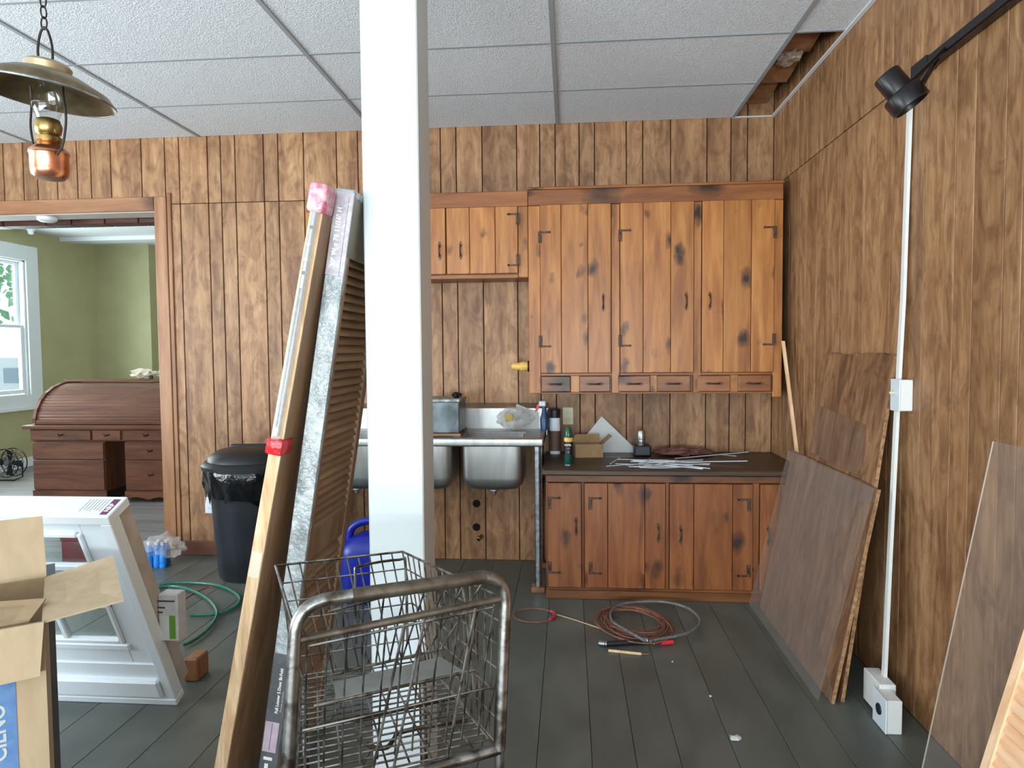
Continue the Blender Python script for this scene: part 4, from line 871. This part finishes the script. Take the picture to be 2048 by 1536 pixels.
# green hose
def pz(pts, z=.012): return [PZ(x, y, z) for x, y in pts]
hz = thing('green_hose', 'thin green hose looped on the floor beside the trash can', 'hose', (-2.1, 3.6, 0))
obj('loop', MB().tube(smoothpath(pz([(318, 1172), (350, 1166), (400, 1166), (440, 1172), (470, 1186), (480, 1200), (466, 1217), (430, 1228), (380, 1230)]), 6), .0085, 8), GREENH, hz, True)
obj('loop', MB().tube(smoothpath(pz([(300, 1180), (340, 1172), (380, 1180), (415, 1198), (433, 1220), (430, 1240), (412, 1262), (385, 1282), (366, 1290)], .014), 6), .0085, 8), GREENH, hz, True)
obj('thin_line', MB().tube(smoothpath(pz([(338, 1176), (352, 1186), (360, 1205), (366, 1228), (360, 1250)], .03), 6), .003, 6), GREENH, hz, True)
solo('red_string', MB().tube(smoothpath(pz([(358, 1205), (385, 1188), (410, 1176), (425, 1174)], .003), 5), .0025, 5), REDP, 'short red string on the floor beneath the green hose', 'string')

# ------------------------------------------------------------------ cardboard box, left foreground
c0 = PZ(88, 1243, .84); c0.z = 0; sd = Vector((-.615, .789, 0)).normalized(); fr_ = Vector((-sd.y, sd.x, 0)) * 1.0     # along the right side / along the front leftwards
fr_ = Vector((-.789, -.615, 0)); HB, LB, FB, tk = .84, .36, .46, .004
BZ = Vector((0, 0, 1))
cb = thing('cardboard_box', 'open tall cardboard carton with spread flaps and blue printed panel', 'cardboard box', c0+fr_*.2+sd*.18)
P = lambda f_, s_, z: c0+fr_*f_+sd*s_+BZ*z
def wallq(name, a, b2, n, z0, z1, m): return obj(name, MB().hexa([a+BZ*z0, b2+BZ*z0, b2+n*tk+BZ*z0, a+n*tk+BZ*z0, a+BZ*z1, b2+BZ*z1, b2+n*tk+BZ*z1, a+n*tk+BZ*z1]), m, cb)
wallq('front_side', P(0, 0, 0), P(FB, 0, 0), sd, 0, HB, CARD); wallq('right_side', P(0, tk, 0), P(0, LB, 0), fr_, 0, HB, CARD)
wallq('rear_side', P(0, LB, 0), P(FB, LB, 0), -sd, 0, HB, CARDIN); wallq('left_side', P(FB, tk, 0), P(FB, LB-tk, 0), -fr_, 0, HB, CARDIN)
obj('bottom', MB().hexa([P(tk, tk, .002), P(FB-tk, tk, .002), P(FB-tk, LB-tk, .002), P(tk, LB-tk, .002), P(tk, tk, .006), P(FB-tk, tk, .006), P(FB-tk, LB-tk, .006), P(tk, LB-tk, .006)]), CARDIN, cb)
def flap(a, b2, c, d, m=CARD):
    n = (Vector(b2)-Vector(a)).cross(Vector(d)-Vector(a)).normalized()*tk
    return obj('flap', MB().prism([a, b2, c, d], n), m, cb)
flap(P(0, 0, HB), P(.0, LB, HB), P(-.15, LB+.0, HB+.03), P(-.15, .005, HB+.015))            # right flap, out
flap(P(0, LB, HB), P(FB, LB, HB), P(FB, LB+.045, HB+.15), P(0.005, LB+.045, HB+.15))          # rear flap, up
flap(P(0, -.002, HB), P(FB, -.002, HB), P(FB, -.035, HB-.105), P(.01, -.03, HB-.105))           # front flap, hanging
flap(P(FB-.006, .006, HB), P(FB-.006, LB-.01, HB), PZ(92, 1196, .852), PZ(58, 1242, .836), CARDIN)       # left flap, folded in
Mf = frame(P(0, -.0008, 0), fr_*-1, BZ)
obj('print_panel', MB(Mf).box(-.40, -.054, .08, HB-.09, -.0004, .0004), INKB, cb)
textm('lettering', 'CIENO', .040, Mf @ frame((-.074, .56, .0008), (0, 1, 0), (-1, 0, 0)), INKW, cb, .0008)
# dark bin standing behind the carton
lk = PY(112, 1290, 1.80); lk.z = 0; sd2 = Vector((lk.x, lk.y, 0)).normalized(); fr3 = Vector((-sd2.y, sd2.x, 0))
db = thing('metal_locker', 'dark grey sheet-metal cabinet standing just behind the cardboard box', 'cabinet', lk+fr3*.2)
Pm = lambda f_, s_, z: lk+fr3*f_+sd2*s_+BZ*z
obj('cabinet_body', MB().hexa([Pm(0, .05, 0), Pm(.4, .05, 0), Pm(.4, .35, 0), Pm(0, .35, 0), Pm(0, .05, .72), Pm(.4, .05, .72), Pm(.4, .35, .72), Pm(0, .35, .72)]), mat('grey_enamel_panel', (64, 66, 70), .35, 0, (84, 86, 92), 6), db)
obj('cabinet_top', MB().hexa([Pm(-.006, .044, .72), Pm(.406, .044, .72), Pm(.406, .356, .72), Pm(-.006, .356, .72), Pm(-.006, .044, .735), Pm(.406, .044, .735), Pm(.406, .356, .735), Pm(-.006, .356, .735)]), BLACK, db)

# ------------------------------------------------------------------ shopping cart
ct = thing('shopping_cart', 'worn chrome wire shopping cart in front of the white post', 'shopping cart', (-.44, 1.48, 0))
hl, hr = Vector((-.497, 1.20, .955)), Vector((-.128, 1.368, .962))          # handle corners
nl, nr = Vector((-.515, 1.175, .60)), Vector((-.142, 1.33, .62))            # hoop feet
fl_, fr2 = Vector((-.735, 1.648, .88)), Vector((-.445, 1.785, .88))         # far rim
gl, gr = Vector((-.655, 1.61, .62)), Vector((-.385, 1.735, .62))            # far floor
uu = (hr-hl).normalized(); rad = .06
def corner(p, a, b2, n=8):
    a = (a-p).normalized()*rad; b2 = (b2-p).normalized()*rad
    return [p+a*(1-t)**2+b2*t**2 for t in [i/n for i in range(n+1)]]
hp = [nl]+corner(hl, nl, hr)+corner(hr, hl, nr)+[nr]
obj('handle_hoop', MB().tube(hp, .0125, 14), CART, ct, True)
k0 = hp[7].lerp(hp[8], .5)
obj('handle_grip', MB().tube([hl+uu*.10, hr-uu*.045], .0138, 14), CARTR, ct, True)
lr = lambda a, b2, t: a+(b2-a)*t
tl_, tr_ = lr(hl, nl, .19)+uu*.006, lr(hr, nr, .14)-uu*.006                   # near rim ends at the crossbar
obj('cross_bar', MB().tube([tl_, tr_], .0075, 10), CARTR, ct, True)
obj('lower_bar', MB().tube([nl, lr(nl, nr, .5)+Vector((0, 0, -.006)), nr], .011, 12), CART, ct, True)
W_ = .0021
def net(name, a, b2, c, d, nu, nv, r=W_, m=CART, rim=True):
    """wire panel: a-b2 top edge, d-c bottom edge"""
    b = MB()
    for i in range(nu+1): t = i/nu; b.tube([lr(a, b2, t), lr(d, c, t)], r, 5)
    for j in range(nv+1):
        t = j/nv; b.tube([lr(a, d, t), lr(b2, c, t)], r*(1.5 if rim and j == 0 else 1), 5)
    return obj(name, b, m, ct, True)
rfl, rfr = fl_, fr2
net('front_net', fl_, fr2, gr, gl, 11, 6); net('right_net', fr2, tr_, nr+Vector((-.01, .01, .01)), gr, 15, 6); net('left_net', fl_, tl_, nl+Vector((.01, .01, .02)), gl, 15, 6)
net('floor_net', gl, gr, nr+Vector((-.012, .012, 0)), nl+Vector((.012, .012, .015)), 9, 19, .0022, CART, False)
# rear gate, hinged at the crossbar and hanging inwards
b = MB(); ga, gb = lr(tl_, tr_, .03), lr(tl_, tr_, .97); iv = Vector((-.4, .9, 0)).normalized()
for i in range(11):
    t = .04+.92*i/10; a = lr(tl_, tr_, t); c = lr(nl, nr, t*.9+.05)+Vector((0, 0, .02))+iv*.03
    b.tube([a, lr(a, c, .5)+iv*.012, c], .0021, 5)
for t in (.05, .60): a = lr(tl_, nl, t)+iv*.02*t; c = lr(tr_, nr, t)+iv*.02*t; b.tube([a+uu*.02, c-uu*.02], .0026, 6)
obj('rear_gate', b, CART, ct, True)
# child seat: back of wires, folding seat panel, leg rods
b = MB(); sb0, sb1 = lr(hl, nl, .12)+uu*.03+iv*.03, lr(hr, nr, .10)-uu*.03+iv*.03
se = [PZ(x, y, .755) for x, y in ((668, 1368), (881, 1317), (926, 1345), (672, 1402))]
for i in range(9):
    t = i/8; a = lr(hl, hr, .10+.82*t)+iv*.035+Vector((0, 0, -.012)); c = lr(se[0], se[1], t)+Vector((0, 0, .02)); b.tube([a, c], .0021, 5)
b.tube([lr(se[0], se[1], -.04)+Vector((0, 0, .02)), lr(se[0], se[1], 1.04)+Vector((0, 0, .02))], .003, 6)
b.tube([lr(se[0], se[1], -.03)+Vector((0, 0, .14))+iv*.02, lr(se[0], se[1], 1.03)+Vector((0, 0, .16))+iv*.02], .003, 6)
obj('seat_back', b, CART, ct, True)
obj('seat_panel', MB().prism([p+Vector((0, 0, 0)) for p in se], (0, 0, .004)), SEATG, ct)
obj('seat_bar', MB().tube([lr(se[3], se[2], -.16), lr(se[3], se[2], 1.1)], .0035, 8), CART, ct, True)
b = MB()
for t, o3 in ((.50, 0), (.60, .03), (.86, .02)):
    a = lr(tl_, tr_, t); c = lr(nl, nr, t-.12)+Vector((0, 0, .01)); b.tube([a, c], .003, 6)
for t in (.9, .93): a = lr(tl_, tr_, t)+iv*.16; b.tube([a+Vector((0, 0, -.01)), a+Vector((.03, -.05, -.24))], .003, 6)
b.tube(smoothpath([lr(hl, hr, .30)+iv*.16+Vector((0, 0, -.16)), lr(hl, hr, .30)+iv*.15+Vector((0, 0, -.015)), lr(hl, hr, .33)+iv*.16+Vector((0, 0, .004)), lr(hl, hr, .54)+iv*.17+Vector((0, 0, .004)), lr(hl, hr, .57)+iv*.17+Vector((0, 0, -.01)), lr(hl, hr, .57)+iv*.16+Vector((0, 0, -.18))], 4), .003, 6)
obj('leg_rods', b, CART, ct, True)
b = MB(); hk_ = [PZ(x, y, .60) for x, y in ((735, 1488), (752, 1496), (775, 1494), (788, 1478), (800, 1465), (860, 1452), (935, 1440))]
obj('hook_rod', MB().tube(smoothpath(hk_, 4), .005, 8), CARTR, ct, True)
obj('under_bar', MB().tube([PZ(700, 1440, .607), PZ(935, 1388, .607)], .006, 8), CARTR, ct, True)
# lower frame and castors
for a, top in ((Vector((-.50, 1.18, 0)), nl), (Vector((-.14, 1.33, 0)), nr), (Vector((-.64, 1.58, 0)), gl), (Vector((-.375, 1.70, 0)), gr)):
    obj('upright', MB().tube([top, a+Vector((0, 0, .12))], .010, 10), CART, ct, True)
    w_ = obj('castor_wheel', MB().lathe([(.02, -.012), (.05, -.012), (.055, -.006), (.055, .006), (.05, .012), (.02, .012)], 20, a+Vector((0, 0, .055)), uu), BLACK, ct, True)
    obj('castor_fork', MB().cbox(a.x-.02, a.x+.02, a.y-.02, a.y+.02, .105, .125, .003), GALV, w_)
ll, lr_, lf, lg_ = Vector((-.50, 1.18, .22)), Vector((-.14, 1.33, .22)), Vector((-.64, 1.58, .24)), Vector((-.375, 1.70, .24))
net('lower_rack', lf, lg_, lr_, ll, 6, 10, .003, CART, False)

# ------------------------------------------------------------------ drain snake, stick and scraps on the floor
sn = thing('drain_cable', 'coiled orange cable with a grey hose loop on the floor before the base cabinet', 'cable', (.4, 3.5, 0))
rr = random.Random(11)
def ell(cx, cy, rx, ry, tilt, z, n=30, ph=0):
    return [PZ(cx+rx*math.cos(a)*math.cos(tilt)-ry*math.sin(a)*math.sin(tilt), cy+rx*math.cos(a)*math.sin(tilt)+ry*math.sin(a)*math.cos(tilt), z) for a in [ph+2*math.pi*i/n for i in range(n)]]
for k in range(9):
    obj('coil', MB().tube(ell(1272+rr.uniform(-8, 8), 1245+rr.uniform(-5, 5), rr.uniform(50, 78), rr.uniform(19, 37), rr.uniform(-.02, .3), .005+.003*k), .0026, 6, True), ORANGE, sn, True)
obj('grey_hose', MB().tube(smoothpath(pz([(1290, 1282), (1255, 1262), (1228, 1245), (1221, 1228), (1235, 1212), (1275, 1204), (1330, 1204), (1375, 1216), (1398, 1236), (1396, 1252), (1370, 1268), (1320, 1278), (1300, 1282)], .032), 6), .0075, 10), HOSEG, sn, True)
hd = obj('black_handle', MB().tube(pz([(1208, 1288), (1290, 1283)], .016), .013, 12), BLACK, sn, True)
obj('handle_ferrule', MB().tube(pz([(1198, 1286), (1214, 1288)], .016), .0145, 12), GALV, sn, True)
obj('clamp', MB().tube(pz([(1286, 1280), (1296, 1281)], .02), .015, 12).tube(ell(1309, 1283, 5, 5, 0, .022, 12), .004, 6, True), GALV, sn, True)
obj('red_grip', MB().tube(pz([(1322, 1286), (1346, 1284)], .012), .011, 10), REDP, sn, True)
obj('red_lead', MB().tube(smoothpath(pz([(1312, 1283), (1335, 1277), (1362, 1272)], .008), 4), .004, 6), REDP, sn, True)
obj('pale_lead', MB().tube(pz([(1110, 1228), (1150, 1240), (1204, 1258)], .006), .003, 6), mat('pale_rope', (196, 172, 136), .7), sn, True)
obj('loop_end', MB().tube(ell(1068, 1231, 41, 14, .02, .006), .003, 6, True), ORANGE, sn, True)
obj('pink_tape', MB().tube(smoothpath(pz([(1100, 1239), (1108, 1233), (1109, 1226), (1102, 1222)], .008), 4), .008, 8), PINKP, sn, True)
stk = thing('paint_stick', 'short pale stick with a chewed tip lying in front of the cable', 'stick', PZ(1250, 1305, 0))
pa, pb, pc, pe = PZ(1217, 1301, .006), PZ(1283, 1308, .006), PZ(1289, 1308.5, .006), PZ(1298, 1309, .006)
obj('shaft', MB().tube([pa, pb], .0065, 8), PALEW, stk, True); obj('tip', MB().tube([pb, pc, pe], .004, 8, False, .002), mat('stained_tip', (120, 100, 70), .6), stk, True)
solo('paper_scrap', MB().blob(tuple(PZ(1472, 1476, .006)), .02, .016, .006, .8, 3, 2, 3).rest(0, .0003), PAPER, 'crumpled white paper scrap on the open grey floor', 'scrap', smooth=True)
solo('white_crumb', MB().blob(tuple(PZ(1421, 1392, .004)), .006, .006, .004, .5, 3, 2, 4).rest(0, .0003), PAPER, 'single bright white crumb on the grey floor', 'crumb', smooth=True)
solo('white_crumb', MB().blob(tuple(PZ(1345, 1323, .003)), .004, .004, .003, .5, 3, 2, 6).rest(0, .0003), PAPER, 'tiny white crumb beside the pale stick', 'crumb', smooth=True)
